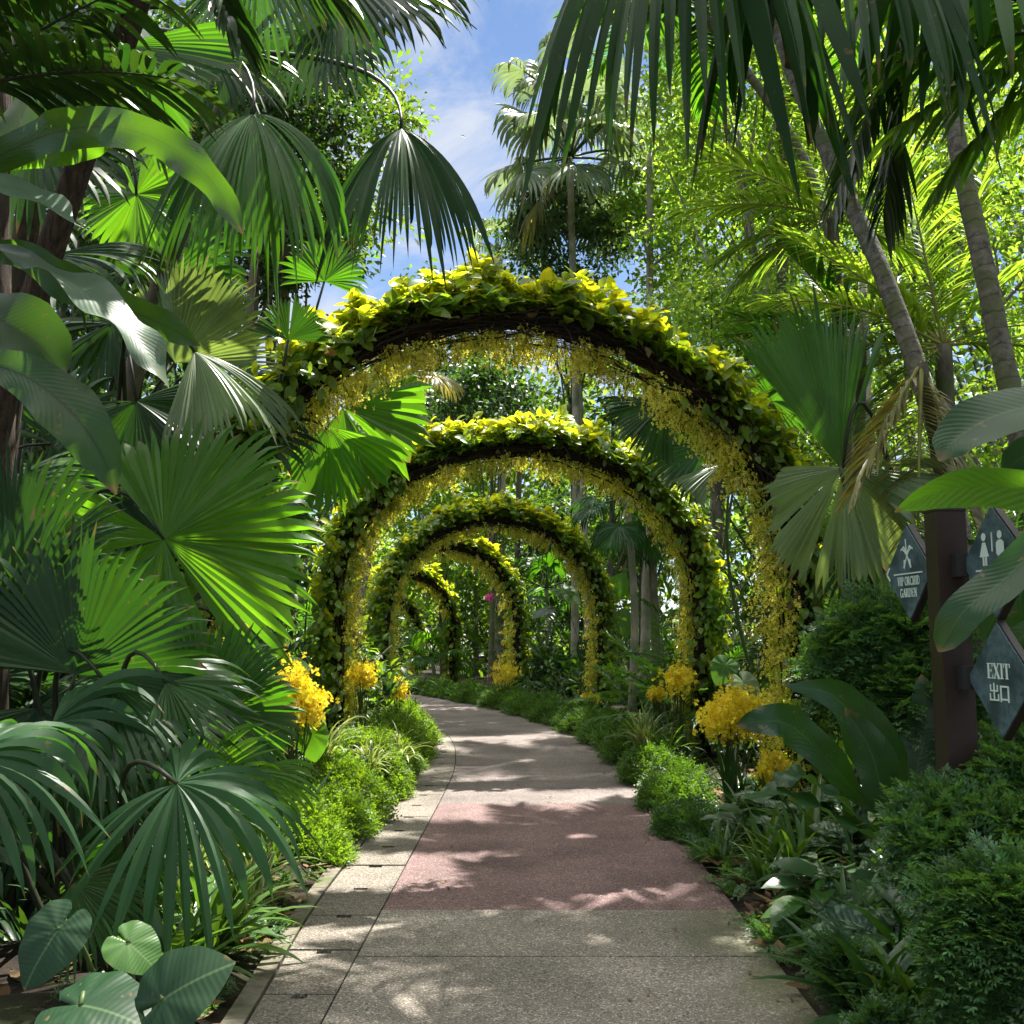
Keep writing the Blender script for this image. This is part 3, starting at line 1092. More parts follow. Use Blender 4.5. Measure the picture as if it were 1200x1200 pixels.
    i0 = np.minimum(f.astype(int), 5)
    fr = (f - i0)[..., None]
    ar = np.arange(ns)[:, None]
    FP = Cv[ar, i0] * (1 - fr) + Cv[ar, i0 + 1] * fr
    FP = FP.reshape(-1, 3) + rng.normal(0, .028, (ns * k, 3))
    nf = len(FP)
    FN = rng.normal(0, .7, (nf, 3)) - vdir * .6 + V(0, 0, .1)
    FA = V(0, 0, 1) + rng.normal(0, .4, (nf, 3))
    ch = rng.integers(0, 3, nf)
    for j in range(3):
        m_ = ch == j
        scatter(mb, FLOWERS[j], FP[m_], FA[m_], FN[m_], fl * rng.uniform(.7, 1.25, m_.sum()))
    mb.build('orchid_blossoms', M['flower_deep'], t)
    ms.build('orchid_sprays', M['twig2'], t)
    return t


a1 = at(232, 700, 7.3)
a1r = at(940, 800, 9.2)
arch('nearest and widest orchid arch, spanning the path in front of the red paving', (a1[0], 7.3), (a1r[0], 9.2), at(632, 378, 8.3)[2], 1.9, 101, 9000, 1150, .132, .031)
l, r = at(394, 750, 13.1), at(824, 800, 13.2)
arch('second orchid arch from the front, vine covered left leg beside the tall yellow orchids', (l[0], 13.1), (r[0], 13.2), at(610, 522, 13.1)[2], 2.2, 102, 8200, 1000, .138, .033)
l, r = at(450, 750, 20.0), at(706, 800, 21.0)
arch('third orchid arch from the front, its hoop thickly leafed down both legs', (l[0], 20.0), (r[0], 21.0), at(588, 608, 20.5)[2], 2.0, 103, 7200, 760, .15, .038)
l, r = at(440, 750, 24.3), at(606, 800, 26.5)
arch('fourth orchid arch from the front, turned aside and overlapped by the third arch', (l[0], 24.3), (r[0], 26.5), at(530, 640, 25.4)[2], 2.0, 104, 3600, 340, .17, .05)
l, r = at(420, 750, 31.0), at(530, 800, 34.0)
arch('fifth orchid arch, slim dark leg rising where the path bends away', (l[0], 31.0), (r[0], 34.0), at(480, 672, 32.5)[2], 1.9, 105, 1600, 200, .2, .06)
l, r = at(395, 750, 40.0), at(489, 790, 43.0)
arch('farthest and smallest orchid arch, seen through all the others', (l[0], 40.0), (r[0], 43.0), at(455, 697, 42)[2], 1.8, 106, 1200, 150, .22, .07)
rng = np.random.default_rng(77)

# ------------------------------------------------------------------ clipped edging along the path
SPR = [sprig_template(3, 1, 1, .11, .25, s) for s in range(3)]
SPR_F = [sprig_template(4, 5, 1, .042, .35, s + 5) for s in range(4)]


def hedge(label, edge, sgn, y0, y1, wid, hgt, n, mt='hedge', size=.085, seed=0):
    c = V(float(edge((y0 + y1) / 2)) + sgn * wid / 2, (y0 + y1) / 2, 0)
    t = thing('edging_shrub', label, 'low hedge', tuple(c))
    ph = rng.uniform(0, 6, 6)

    def surf(s, y, k=1.0):
        e = np.minimum(np.clip((y - y0) / .5, 0, 1), np.clip((y1 - y) / .5, 0, 1)) ** .5
        b = (.82 + .12 * np.sin(y * 2.3 + ph[0]) + .10 * np.sin(y * 5.1 + s * 4 + ph[1]) + .07 * np.sin(y * 11 + s * 9 + ph[2]) + .05 * np.sin(y * 23 - s * 17 + ph[3]))
        z = hgt * k * np.abs(np.sin(math.pi * np.clip(s, 0, 1))) ** .55 * b * e
        bulge = .07 * np.sin(y * 3.1 + ph[4]) + .05 * np.sin(y * 7.7 + ph[5])
        x = edge(y) + sgn * (-.06 + bulge + (1 - k) * wid * .5 + wid * k * s * (.9 + .2 * e))
        return np.stack([x, y + 0 * x, z], -1)
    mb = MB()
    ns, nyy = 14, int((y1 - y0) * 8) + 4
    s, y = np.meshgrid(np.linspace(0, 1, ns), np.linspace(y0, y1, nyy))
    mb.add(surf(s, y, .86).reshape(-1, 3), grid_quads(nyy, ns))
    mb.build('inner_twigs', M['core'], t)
    mb = MB()
    u = rng.random(n)
    s = np.where(rng.random(n) < .75, rng.random(n) ** 1.5 * .6, rng.random(n))
    y = y0 + (y1 - y0) * u
    e = .02
    P = surf(s, y)
    dn = np.cross(surf(s, y + e) - P, surf(s + e, y) - P)
    nn = unit(dn) * np.sign(dn[:, 2:3] + 1e-6)
    P = P + nn * (rng.normal(0, .025, n) - .02)[:, None]
    A = nn * .9 + rng.normal(0, .55, (n, 3)) + V(0, 0, .25)
    Nn = rng.normal(0, .5, (n, 3)) + V(0, 0, 1)
    ch = rng.integers(0, 3, n)
    for j in range(3):
        m_ = ch == j
        scatter(mb, SPR[j], P[m_], A[m_], Nn[m_], size * rng.uniform(.65, 1.35, m_.sum()))
    mb.build('fine_foliage', M[mt], t)
    return t


hedge('rounded feathery edging mound left of the path at its front, below the yellow orchids', ledge, -1, 7.4, 10.2, 1.0, .52, 6500)
hedge('bright clipped edging mound left of the path around the striped spider plants', ledge, -1, 10.1, 12.9, 1.0, .62, 6000)
hedge('clipped edging mound left of the path where it bends beneath the second arch', ledge, -1, 12.8, 17.0, .9, .55, 6000, size=.1)
hedge('long low clipped hedge curving along the far right side of the path', redge, 1, 12.6, 36, .85, .42, 20000, mt='hedge_shade', size=.11)
hedge('short tuft of fine edging right of the red paving', redge, 1, 8.2, 9.3, .5, .27, 2400, mt='aralia')
hedge('clipped edging mound right of the path at the foot of the second arch', redge, 1, 9.5, 12.5, .6, .34, 6000, mt='hedge_shade')
# ------------------------------------------------------------------ fan palms near the path
CAMV = V(0, -1, .15)


def img_dir(ang, lean):
    a, l = math.radians(ang), math.radians(lean)
    return V(math.cos(a) * math.cos(l), -math.sin(l), math.sin(a) * math.cos(l))


def fan_palm(label, base, fronds, mat='fan', cat='fan palm', group=None, stalk='stalk', trunk=None, name='fan_palm'):
    """fronds: (px, py, Y, angle in the picture, lean to the camera, radius px, arc, droop, segments, split, normal, material or None)"""
    t = thing(name, label, cat, tuple(base), group)
    b0 = V(*base)
    if trunk is not None:
        mb = MB()
        mb.add(*tube(spline(trunk[0], 30), np.linspace(trunk[1], trunk[2], 30), 12, jit=.03))
        mb.build('trunk', M[trunk[3]], t)
        b0 = V(*trunk[0][-1])
    for (px, py, Y, ang, lean, rp, arc, g, n, split, nv, mt) in fronds:
        hub = at(px, py, Y)
        r = rp / F * Y
        A = img_dir(ang, lean)
        N = {'c': CAMV, 'u': V(0, -.15, 1), 'cu': V(0, -.7, .7), 'l': V(-.6, -.6, .4), 'll': V(-.85, -.5, .25), 'r': V(.6, -.6, .4), 'd': V(0, -.8, -.5)}[nv] + rng.normal(0, .08, 3)
        mb = MB()
        fan(mb, hub, A, N, r, n=n, arc=arc, g=g, split=split, tipg=.35 + .3 * min(g, 2), nt=14 if g > 2 else 10, pleat=.24, tp=3.2 if g > 3 else (2.2 if g > 2 else 1.6), jit=.12 if g > .7 else .06)
        f = mb.build('frond', M[mt or mat], t)
        mb = MB()
        dist = np.linalg.norm(hub - b0)
        st = b0 + rng.normal(0, .06, 3) * V(1, 1, .2)
        ctl = hub - unit(A + V(0, 0, -.15)) * dist * .45 + V(0, .0, .12 * dist)
        p = bez(st, ctl, hub, 14)
        mb.add(*tube(p, np.linspace(.017, .008, 14) * (1 + .4 * (Y > 6)), 6))
        mb.build('leaf_stalk', M[stalk], f)
    return t


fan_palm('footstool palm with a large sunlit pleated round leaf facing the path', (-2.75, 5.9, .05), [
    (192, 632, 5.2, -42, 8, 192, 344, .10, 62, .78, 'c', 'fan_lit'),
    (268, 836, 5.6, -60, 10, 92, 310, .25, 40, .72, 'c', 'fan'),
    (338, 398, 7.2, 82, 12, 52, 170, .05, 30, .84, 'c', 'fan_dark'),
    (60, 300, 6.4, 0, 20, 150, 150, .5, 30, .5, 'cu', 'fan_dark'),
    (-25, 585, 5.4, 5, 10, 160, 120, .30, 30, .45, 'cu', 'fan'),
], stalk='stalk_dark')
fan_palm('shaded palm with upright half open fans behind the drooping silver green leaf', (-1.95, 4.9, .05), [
    (88, 790, 4.5, 78, 8, 175, 190, .12, 40, .70, 'c', 'fan_dark'),  # darker leaf colour stands in for shade on this frond
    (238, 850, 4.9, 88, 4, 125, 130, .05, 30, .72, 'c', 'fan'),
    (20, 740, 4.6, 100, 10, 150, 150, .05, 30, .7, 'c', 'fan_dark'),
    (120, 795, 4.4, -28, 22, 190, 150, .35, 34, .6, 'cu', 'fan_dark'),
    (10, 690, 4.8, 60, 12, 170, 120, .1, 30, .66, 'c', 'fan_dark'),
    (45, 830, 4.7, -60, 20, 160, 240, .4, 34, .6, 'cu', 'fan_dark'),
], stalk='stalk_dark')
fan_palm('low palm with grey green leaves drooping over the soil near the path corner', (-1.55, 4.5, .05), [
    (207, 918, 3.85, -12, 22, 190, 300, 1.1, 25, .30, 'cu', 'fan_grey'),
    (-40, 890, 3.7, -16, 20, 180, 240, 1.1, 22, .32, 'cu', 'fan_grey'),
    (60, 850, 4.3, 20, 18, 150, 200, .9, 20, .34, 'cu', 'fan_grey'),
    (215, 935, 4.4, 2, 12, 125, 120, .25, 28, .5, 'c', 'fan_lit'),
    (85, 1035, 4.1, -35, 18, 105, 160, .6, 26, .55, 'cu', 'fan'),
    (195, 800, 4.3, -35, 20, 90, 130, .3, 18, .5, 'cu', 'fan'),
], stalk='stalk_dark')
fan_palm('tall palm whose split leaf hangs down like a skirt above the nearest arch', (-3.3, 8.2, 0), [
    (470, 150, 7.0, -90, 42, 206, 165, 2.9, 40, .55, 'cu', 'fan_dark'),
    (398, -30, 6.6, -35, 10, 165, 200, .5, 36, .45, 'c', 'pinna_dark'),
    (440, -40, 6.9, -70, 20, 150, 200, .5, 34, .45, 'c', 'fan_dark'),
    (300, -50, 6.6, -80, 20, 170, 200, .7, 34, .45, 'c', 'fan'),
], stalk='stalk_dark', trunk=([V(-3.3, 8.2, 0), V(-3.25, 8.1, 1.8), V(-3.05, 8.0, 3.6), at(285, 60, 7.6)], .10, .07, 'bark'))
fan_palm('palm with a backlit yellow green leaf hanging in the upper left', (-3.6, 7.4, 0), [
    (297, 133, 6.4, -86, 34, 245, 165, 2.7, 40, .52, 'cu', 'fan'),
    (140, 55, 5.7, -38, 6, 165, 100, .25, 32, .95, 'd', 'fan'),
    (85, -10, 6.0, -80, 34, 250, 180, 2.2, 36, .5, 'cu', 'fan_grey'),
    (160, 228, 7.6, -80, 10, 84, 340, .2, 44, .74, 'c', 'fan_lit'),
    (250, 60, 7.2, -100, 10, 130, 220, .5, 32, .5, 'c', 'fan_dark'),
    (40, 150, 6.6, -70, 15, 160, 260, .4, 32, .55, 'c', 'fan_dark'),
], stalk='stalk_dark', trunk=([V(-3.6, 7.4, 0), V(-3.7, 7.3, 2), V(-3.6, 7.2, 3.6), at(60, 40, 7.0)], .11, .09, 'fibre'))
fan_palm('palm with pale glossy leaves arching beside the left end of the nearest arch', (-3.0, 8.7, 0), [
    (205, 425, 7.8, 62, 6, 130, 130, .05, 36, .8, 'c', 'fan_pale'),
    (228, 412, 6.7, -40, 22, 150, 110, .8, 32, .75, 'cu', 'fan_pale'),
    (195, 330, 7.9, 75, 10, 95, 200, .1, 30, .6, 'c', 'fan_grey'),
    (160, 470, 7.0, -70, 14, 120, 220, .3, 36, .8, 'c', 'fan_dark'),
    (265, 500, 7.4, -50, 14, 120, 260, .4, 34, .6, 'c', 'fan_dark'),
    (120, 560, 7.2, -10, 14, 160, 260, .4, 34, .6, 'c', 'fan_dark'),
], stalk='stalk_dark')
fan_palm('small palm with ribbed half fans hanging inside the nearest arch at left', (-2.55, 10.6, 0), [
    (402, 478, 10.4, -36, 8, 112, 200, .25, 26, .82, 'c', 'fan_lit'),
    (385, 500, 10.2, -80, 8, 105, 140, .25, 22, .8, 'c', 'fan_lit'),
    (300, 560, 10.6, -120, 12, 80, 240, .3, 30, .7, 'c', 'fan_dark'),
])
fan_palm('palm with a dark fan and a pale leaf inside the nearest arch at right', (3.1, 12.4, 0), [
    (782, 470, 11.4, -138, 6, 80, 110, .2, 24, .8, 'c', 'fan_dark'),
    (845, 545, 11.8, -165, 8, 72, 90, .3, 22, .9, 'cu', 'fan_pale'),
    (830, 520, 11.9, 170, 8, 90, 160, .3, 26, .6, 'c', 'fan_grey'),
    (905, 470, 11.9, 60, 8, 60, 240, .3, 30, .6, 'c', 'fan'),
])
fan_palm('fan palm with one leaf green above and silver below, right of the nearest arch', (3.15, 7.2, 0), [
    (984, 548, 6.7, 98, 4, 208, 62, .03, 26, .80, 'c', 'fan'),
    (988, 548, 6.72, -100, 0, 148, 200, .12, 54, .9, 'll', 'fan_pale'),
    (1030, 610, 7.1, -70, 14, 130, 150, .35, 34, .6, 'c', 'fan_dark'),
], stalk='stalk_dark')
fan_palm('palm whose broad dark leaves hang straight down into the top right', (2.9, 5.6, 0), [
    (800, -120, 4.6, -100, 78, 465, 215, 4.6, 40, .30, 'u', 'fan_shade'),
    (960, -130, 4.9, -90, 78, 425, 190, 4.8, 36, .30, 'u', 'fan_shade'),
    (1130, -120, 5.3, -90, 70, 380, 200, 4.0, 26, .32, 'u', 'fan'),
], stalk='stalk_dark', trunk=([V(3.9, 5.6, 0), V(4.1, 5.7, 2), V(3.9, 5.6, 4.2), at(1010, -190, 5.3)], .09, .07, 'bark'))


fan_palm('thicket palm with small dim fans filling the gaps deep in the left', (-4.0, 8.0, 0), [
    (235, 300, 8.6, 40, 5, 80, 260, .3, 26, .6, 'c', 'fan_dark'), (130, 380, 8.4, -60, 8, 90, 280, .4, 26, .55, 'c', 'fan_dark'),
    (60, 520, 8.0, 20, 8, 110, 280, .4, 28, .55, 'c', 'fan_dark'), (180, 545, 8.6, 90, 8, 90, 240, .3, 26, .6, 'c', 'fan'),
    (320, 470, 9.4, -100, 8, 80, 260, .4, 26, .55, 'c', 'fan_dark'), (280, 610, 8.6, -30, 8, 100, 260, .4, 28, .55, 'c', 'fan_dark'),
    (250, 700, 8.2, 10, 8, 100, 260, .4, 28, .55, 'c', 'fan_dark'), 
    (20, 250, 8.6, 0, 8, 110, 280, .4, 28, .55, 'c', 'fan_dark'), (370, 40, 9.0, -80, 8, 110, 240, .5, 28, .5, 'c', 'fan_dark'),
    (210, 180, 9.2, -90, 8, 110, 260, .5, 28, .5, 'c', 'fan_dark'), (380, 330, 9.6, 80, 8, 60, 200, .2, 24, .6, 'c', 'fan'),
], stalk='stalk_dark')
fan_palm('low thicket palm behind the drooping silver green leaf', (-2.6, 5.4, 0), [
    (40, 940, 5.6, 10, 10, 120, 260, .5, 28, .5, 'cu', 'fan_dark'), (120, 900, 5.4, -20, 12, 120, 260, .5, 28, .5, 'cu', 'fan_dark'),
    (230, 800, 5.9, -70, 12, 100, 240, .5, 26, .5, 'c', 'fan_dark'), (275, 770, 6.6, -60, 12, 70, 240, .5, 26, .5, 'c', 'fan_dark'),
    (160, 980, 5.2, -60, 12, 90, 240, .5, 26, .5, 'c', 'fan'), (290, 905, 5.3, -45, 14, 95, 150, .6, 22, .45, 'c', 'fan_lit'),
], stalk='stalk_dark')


# ------------------------------------------------------------------ feather palms
def feather_frond(t, P0, A, L, g, ml, mr, **kw):
    a, b = MB(), MB()
    pinnate(a, b, P0, A, L, g, **kw)
    f = a.build('frond', M[ml], t)
    b.build('midrib', M[mr], f)
    return f


def feather_palm(label, base, trunk, crown, specs, ml, mr, bark='palm_bark', group=None, r0=.09, r1=.06, name='feather_palm'):
    t = thing(name, label, 'palm tree', tuple(base), group)
    if trunk is not None:
        mb = MB()
        P = spline(trunk, 40)
        rad = np.linspace(r0, r1, 40)
        rad[:4] *= np.linspace(1.4, 1.05, 4)
        mb.add(*tube(P, rad, 14, jit=.025))
        mb.build('trunk', M[bark], t)
    for (A, L, g, kw) in specs:
        k = dict(kw)
        m1 = k.pop('ml', ml)
        feather_frond(t, V(*crown), V(*A), L, g, m1, mr, **k)
    return t


def crown_specs(n, L, el0, el1, g, seed, **kw):
    r = random.Random(seed)
    o = []
    for i in range(n):
        az = i * 2.39996 + r.uniform(-.2, .2)
        el = math.radians(el0 + (el1 - el0) * ((i + .5) / n) + r.uniform(-6, 6))
        o.append(((math.cos(az) * math.cos(el), math.sin(az) * math.cos(el), math.sin(el)), L * r.uniform(.85, 1.1), g * r.uniform(.8, 1.2), kw))
    return o


# slender leaning palms at the right
pts = [at(1150, 760, 7.2), at(1112, 565, 7.3), at(1094, 490, 7.4), at(1040, 335, 7.7), at(985, 212, 8.1), at(930, 90, 8.6), at(893, -20, 9.0), at(868, -110, 9.4)]
pts[0] = V(pts[0][0] + .15, 7.1, 0)
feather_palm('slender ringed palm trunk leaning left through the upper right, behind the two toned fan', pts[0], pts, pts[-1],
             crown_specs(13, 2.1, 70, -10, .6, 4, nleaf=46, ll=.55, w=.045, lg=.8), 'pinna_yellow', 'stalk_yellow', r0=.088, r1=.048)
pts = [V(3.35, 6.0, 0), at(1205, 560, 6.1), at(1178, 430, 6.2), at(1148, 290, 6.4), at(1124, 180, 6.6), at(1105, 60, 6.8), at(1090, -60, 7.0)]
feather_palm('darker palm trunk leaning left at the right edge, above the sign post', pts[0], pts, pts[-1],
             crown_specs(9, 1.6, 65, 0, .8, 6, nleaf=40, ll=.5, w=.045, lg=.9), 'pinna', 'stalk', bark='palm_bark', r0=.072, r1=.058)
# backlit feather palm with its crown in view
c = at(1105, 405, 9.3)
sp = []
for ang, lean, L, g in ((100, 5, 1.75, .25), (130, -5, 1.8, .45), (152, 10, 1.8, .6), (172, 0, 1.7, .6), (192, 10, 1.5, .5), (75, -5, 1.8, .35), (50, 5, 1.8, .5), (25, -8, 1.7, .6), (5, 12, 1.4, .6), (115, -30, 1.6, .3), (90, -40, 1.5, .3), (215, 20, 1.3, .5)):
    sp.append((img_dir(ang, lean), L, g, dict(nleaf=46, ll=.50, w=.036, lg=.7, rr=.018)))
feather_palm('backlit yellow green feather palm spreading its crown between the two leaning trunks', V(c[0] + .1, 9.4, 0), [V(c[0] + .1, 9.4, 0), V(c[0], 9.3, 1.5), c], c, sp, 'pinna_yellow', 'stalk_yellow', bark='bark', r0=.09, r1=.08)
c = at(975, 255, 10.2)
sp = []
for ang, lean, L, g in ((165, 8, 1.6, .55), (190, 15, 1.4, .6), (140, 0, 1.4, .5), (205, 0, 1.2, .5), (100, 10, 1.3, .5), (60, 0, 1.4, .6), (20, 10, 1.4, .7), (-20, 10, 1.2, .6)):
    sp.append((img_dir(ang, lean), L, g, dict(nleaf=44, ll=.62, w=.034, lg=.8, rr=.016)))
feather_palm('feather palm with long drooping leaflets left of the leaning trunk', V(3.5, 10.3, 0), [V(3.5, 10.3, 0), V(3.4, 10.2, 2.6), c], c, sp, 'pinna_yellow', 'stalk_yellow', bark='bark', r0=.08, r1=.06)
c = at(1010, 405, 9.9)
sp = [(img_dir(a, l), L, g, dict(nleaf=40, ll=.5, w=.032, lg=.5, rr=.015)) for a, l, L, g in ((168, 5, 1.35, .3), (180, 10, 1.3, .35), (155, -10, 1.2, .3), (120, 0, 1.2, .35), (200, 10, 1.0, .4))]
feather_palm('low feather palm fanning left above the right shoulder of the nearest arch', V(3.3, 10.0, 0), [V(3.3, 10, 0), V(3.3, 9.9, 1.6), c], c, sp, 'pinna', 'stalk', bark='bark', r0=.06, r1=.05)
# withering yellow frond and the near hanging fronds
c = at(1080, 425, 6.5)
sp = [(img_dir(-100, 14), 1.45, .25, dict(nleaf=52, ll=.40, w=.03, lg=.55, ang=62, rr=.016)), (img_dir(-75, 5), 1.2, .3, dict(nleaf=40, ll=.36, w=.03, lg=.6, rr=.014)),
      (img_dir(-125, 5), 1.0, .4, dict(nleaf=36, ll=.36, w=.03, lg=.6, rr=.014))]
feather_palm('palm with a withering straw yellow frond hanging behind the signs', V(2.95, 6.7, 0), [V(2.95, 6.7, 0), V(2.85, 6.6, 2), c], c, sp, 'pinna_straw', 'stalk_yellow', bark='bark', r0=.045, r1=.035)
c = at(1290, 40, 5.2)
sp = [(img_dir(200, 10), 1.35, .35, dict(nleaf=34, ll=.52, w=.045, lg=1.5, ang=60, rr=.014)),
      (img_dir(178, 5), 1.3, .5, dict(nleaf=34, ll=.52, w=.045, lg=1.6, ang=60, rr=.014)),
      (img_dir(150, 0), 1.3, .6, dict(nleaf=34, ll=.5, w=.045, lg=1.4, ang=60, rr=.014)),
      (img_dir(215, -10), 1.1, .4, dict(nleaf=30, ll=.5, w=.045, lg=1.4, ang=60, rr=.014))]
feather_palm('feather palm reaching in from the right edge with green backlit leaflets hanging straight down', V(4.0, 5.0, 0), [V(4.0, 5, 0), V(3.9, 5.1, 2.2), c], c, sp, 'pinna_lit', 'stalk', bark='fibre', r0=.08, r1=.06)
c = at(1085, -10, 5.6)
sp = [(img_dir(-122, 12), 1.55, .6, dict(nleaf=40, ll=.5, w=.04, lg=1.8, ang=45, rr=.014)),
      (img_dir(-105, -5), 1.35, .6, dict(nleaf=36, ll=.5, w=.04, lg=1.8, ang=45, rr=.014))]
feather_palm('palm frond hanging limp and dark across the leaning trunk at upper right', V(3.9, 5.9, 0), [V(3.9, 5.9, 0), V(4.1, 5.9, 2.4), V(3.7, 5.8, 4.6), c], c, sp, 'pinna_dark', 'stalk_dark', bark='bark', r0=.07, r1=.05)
c = at(-60, 110, 4.3)
sp = [(img_dir(38, 5), .95, .35, dict(nleaf=22, ll=.62, w=.05, lg=.9, ang=75, rr=.012)),
      (img_dir(10, 12), 1.1, .45, dict(nleaf=24, ll=.55, w=.05, lg=.9, ang=70, rr=.012)),
      (img_dir(60, 10), 1.25, .8, dict(nleaf=26, ll=.5, w=.05, lg=.9, ang=70, rr=.012))]
feather_palm('feather palm sending dark long leaflets in from the top left corner', V(-2.6, 4.4, 0), [V(-2.6, 4.4, 0), V(-2.6, 4.4, 2), c], c, sp, 'pinna_dark', 'stalk_dark', bark='fibre', r0=.09, r1=.08)
c = at(200, -110, 4.9)
sp = [(img_dir(-60, 8), .9, .35, dict(nleaf=24, ll=.5, w=.045, lg=1.2, ang=60, rr=.012)), (img_dir(-20, 8), 1.1, .6, dict(nleaf=28, ll=.5, w=.045, lg=1.2, ang=60, rr=.012)),
      (img_dir(-120, 8), .9, .4, dict(nleaf=24, ll=.5, w=.045, lg=1.2, ang=60, rr=.012)), (img_dir(-160, 10), .9, .5, dict(nleaf=24, ll=.5, w=.045, lg=1.2, ang=60, rr=.012))]
feather_palm('feather palm out of view above with leaflets dangling from the top left edge', V(-2.9, 5.3, 0), [V(-2.9, 5.3, 0), V(-2.7, 5.2, 2.5), c], c, sp, 'pinna_dark', 'stalk_dark', bark='fibre', r0=.09, r1=.06)

# palm trunk at the left edge
mb = MB()
mb.add(*tube(spline([V(-2.78, 5.4, 0), V(-2.74, 5.4, 1.6), V(-2.78, 5.4, 2.6), V(-2.85, 5.4, 3.4), V(-2.95, 5.4, 5.5)], 40), np.linspace(.125, .10, 40) * (1 + rng.normal(0, .03, 40)), 16, jit=.05))
tt = thing('tree_trunk', 'thick fibrous palm trunk at the left edge carrying the nest fern', 'palm trunk', (-2.78, 5.4, 0))
mb.build('bark', M['fibre'], tt)


# ------------------------------------------------------------------ strap leaves of the nest ferns and other broad leaves
def ribbon(mb, P, W, N0, amp=.12, freq=10, prof=None, fold=.15, cols=8, seed=0):
    """one broad leaf along the points P (base to tip) with waved margins; N0: general facing of its upper side"""
    r = np.random.default_rng(seed)
    n = 36
    C = spline(P, n)
    d = unit(np.gradient(C, axis=0))
    S = unit(np.cross(d, np.broadcast_to(unit(N0), (n, 3))))
    Nn = np.cross(S, d)
    t = np.linspace(0, 1, n)
    if prof is None:
        prof = [(0, .12), (.15, .5), (.4, .95), (.6, 1), (.8, .78), (.93, .4), (1, .02)]
    w = np.interp(t, *zip(*prof)) * W / 2
    u = np.linspace(-1, 1, cols + 1)
    p1, p2 = r.uniform(0, 6, 2)
    wv = np.where(u[None] < 0, np.sin(t[:, None] * freq + p1), np.sin(t[:, None] * freq * 1.1 + p2)) * np.abs(u[None]) ** 2 * amp * W
    v = C[:, None] + S[:, None] * (u[None] * w[:, None])[..., None] + Nn[:, None] * (np.abs(u[None]) * fold * w[:, None] + wv * np.minimum(1, w[:, None] / (W * .3)))[..., None]
    uv = np.stack([np.broadcast_to(u[None] * .5 + .5, (n, cols + 1)), np.broadcast_to(t[:, None], (n, cols + 1))], -1)
    mb.add(v.reshape(-1, 3), grid_quads(n, cols + 1), None, uv.reshape(-1, 2))


def leaf_plant(name, label, cat, base, leaves, stalk=None, part='leaf'):
    """leaves: (points [(px,py,Y)...], width m, facing, material, amp, freq, prof)"""
    t = thing(name, label, cat, tuple(base))
    for i, (pp, W, nv, mt, amp, freq, prof) in enumerate(leaves):
        P = [at(*p) for p in pp]
        N0 = {'c': V(0, -1, .25), 'u': V(0, -.35, 1), 'cu': V(0, -.8, .6), 'd': V(.1, -1, -.5), 'l': V(-.7, -.6, .35), 'r': V(.7, -.6, .35)}[nv]
        mb = MB()
        ribbon(mb, P, W, N0, amp, freq, prof, seed=i + 3)
        f = mb.build(part, M[mt], t)
        if stalk:
            mb = MB()
            d = unit(P[1] - P[0])
            b = V(*base)
            mb.add(*tube(bez(b, P[0] - d * np.linalg.norm(P[0] - b) * .5, P[0], 12), np.linspace(.014, .009, 12), 6))
            mb.build('leaf_stalk', M[stalk], f)
    return t


leaf_plant('nest_fern', 'bird nest fern with long wavy strap leaves arching in at the upper left', 'fern', at(-60, 330, 4.6), [
    ([(-60, 215, 4.4), (30, 168, 4.0), (90, 150, 3.8), (150, 152, 3.65), (205, 175, 3.6), (250, 215, 3.6), (285, 275, 3.6)], .165, 'd', 'nest', .26, 24, [(0, .7), (.3, .95), (.6, .8), (.75, .75), (.9, .6), (1, .02)]),
    ([(-60, 205, 4.2), (0, 215, 3.9), (45, 235, 3.75), (88, 262, 3.7)], .24, 'u', 'nest_grey', .06, 12, [(0, .9), (.5, 1), (.8, .7), (1, .02)]),
    ([(-50, 280, 4.4), (20, 300, 4.0), (75, 325, 3.8), (130, 365, 3.65), (170, 410, 3.6), (198, 455, 3.6)], .19, 'u', 'nest_grey', .14, 20, None),
    ([(-60, 330, 4.6), (10, 295, 4.3), (60, 320, 4.15), (120, 350, 4.1), (190, 380, 4.1), (235, 405, 4.1)], .17, 'd', 'nest', .14, 24, None),
    ([(-60, 420, 4.5), (0, 430, 4.2), (45, 450, 4.05), (90, 490, 3.95), (120, 535, 3.9), (136, 580, 3.9)], .24, 'c', 'nest', .10, 14, [(0, .5), (.3, .7), (.55, 1), (.8, .7), (1, .02)]),
    ([(-70, 350, 4.8), (-10, 370, 4.6), (40, 400, 4.5), (75, 440, 4.45)], .34, 'c', 'nest', .07, 10, None),
    ([(-40, 200, 4.9), (40, 185, 4.7), (95, 175, 4.6), (140, 165, 4.6)], .12, 'd', 'fan_lit', .2, 26, None),
    ([(-60, 300, 4.7), (-20, 220, 4.7), (20, 150, 4.8), (40, 90, 4.9)], .22, 'c', 'nest', .1, 14, None),
])
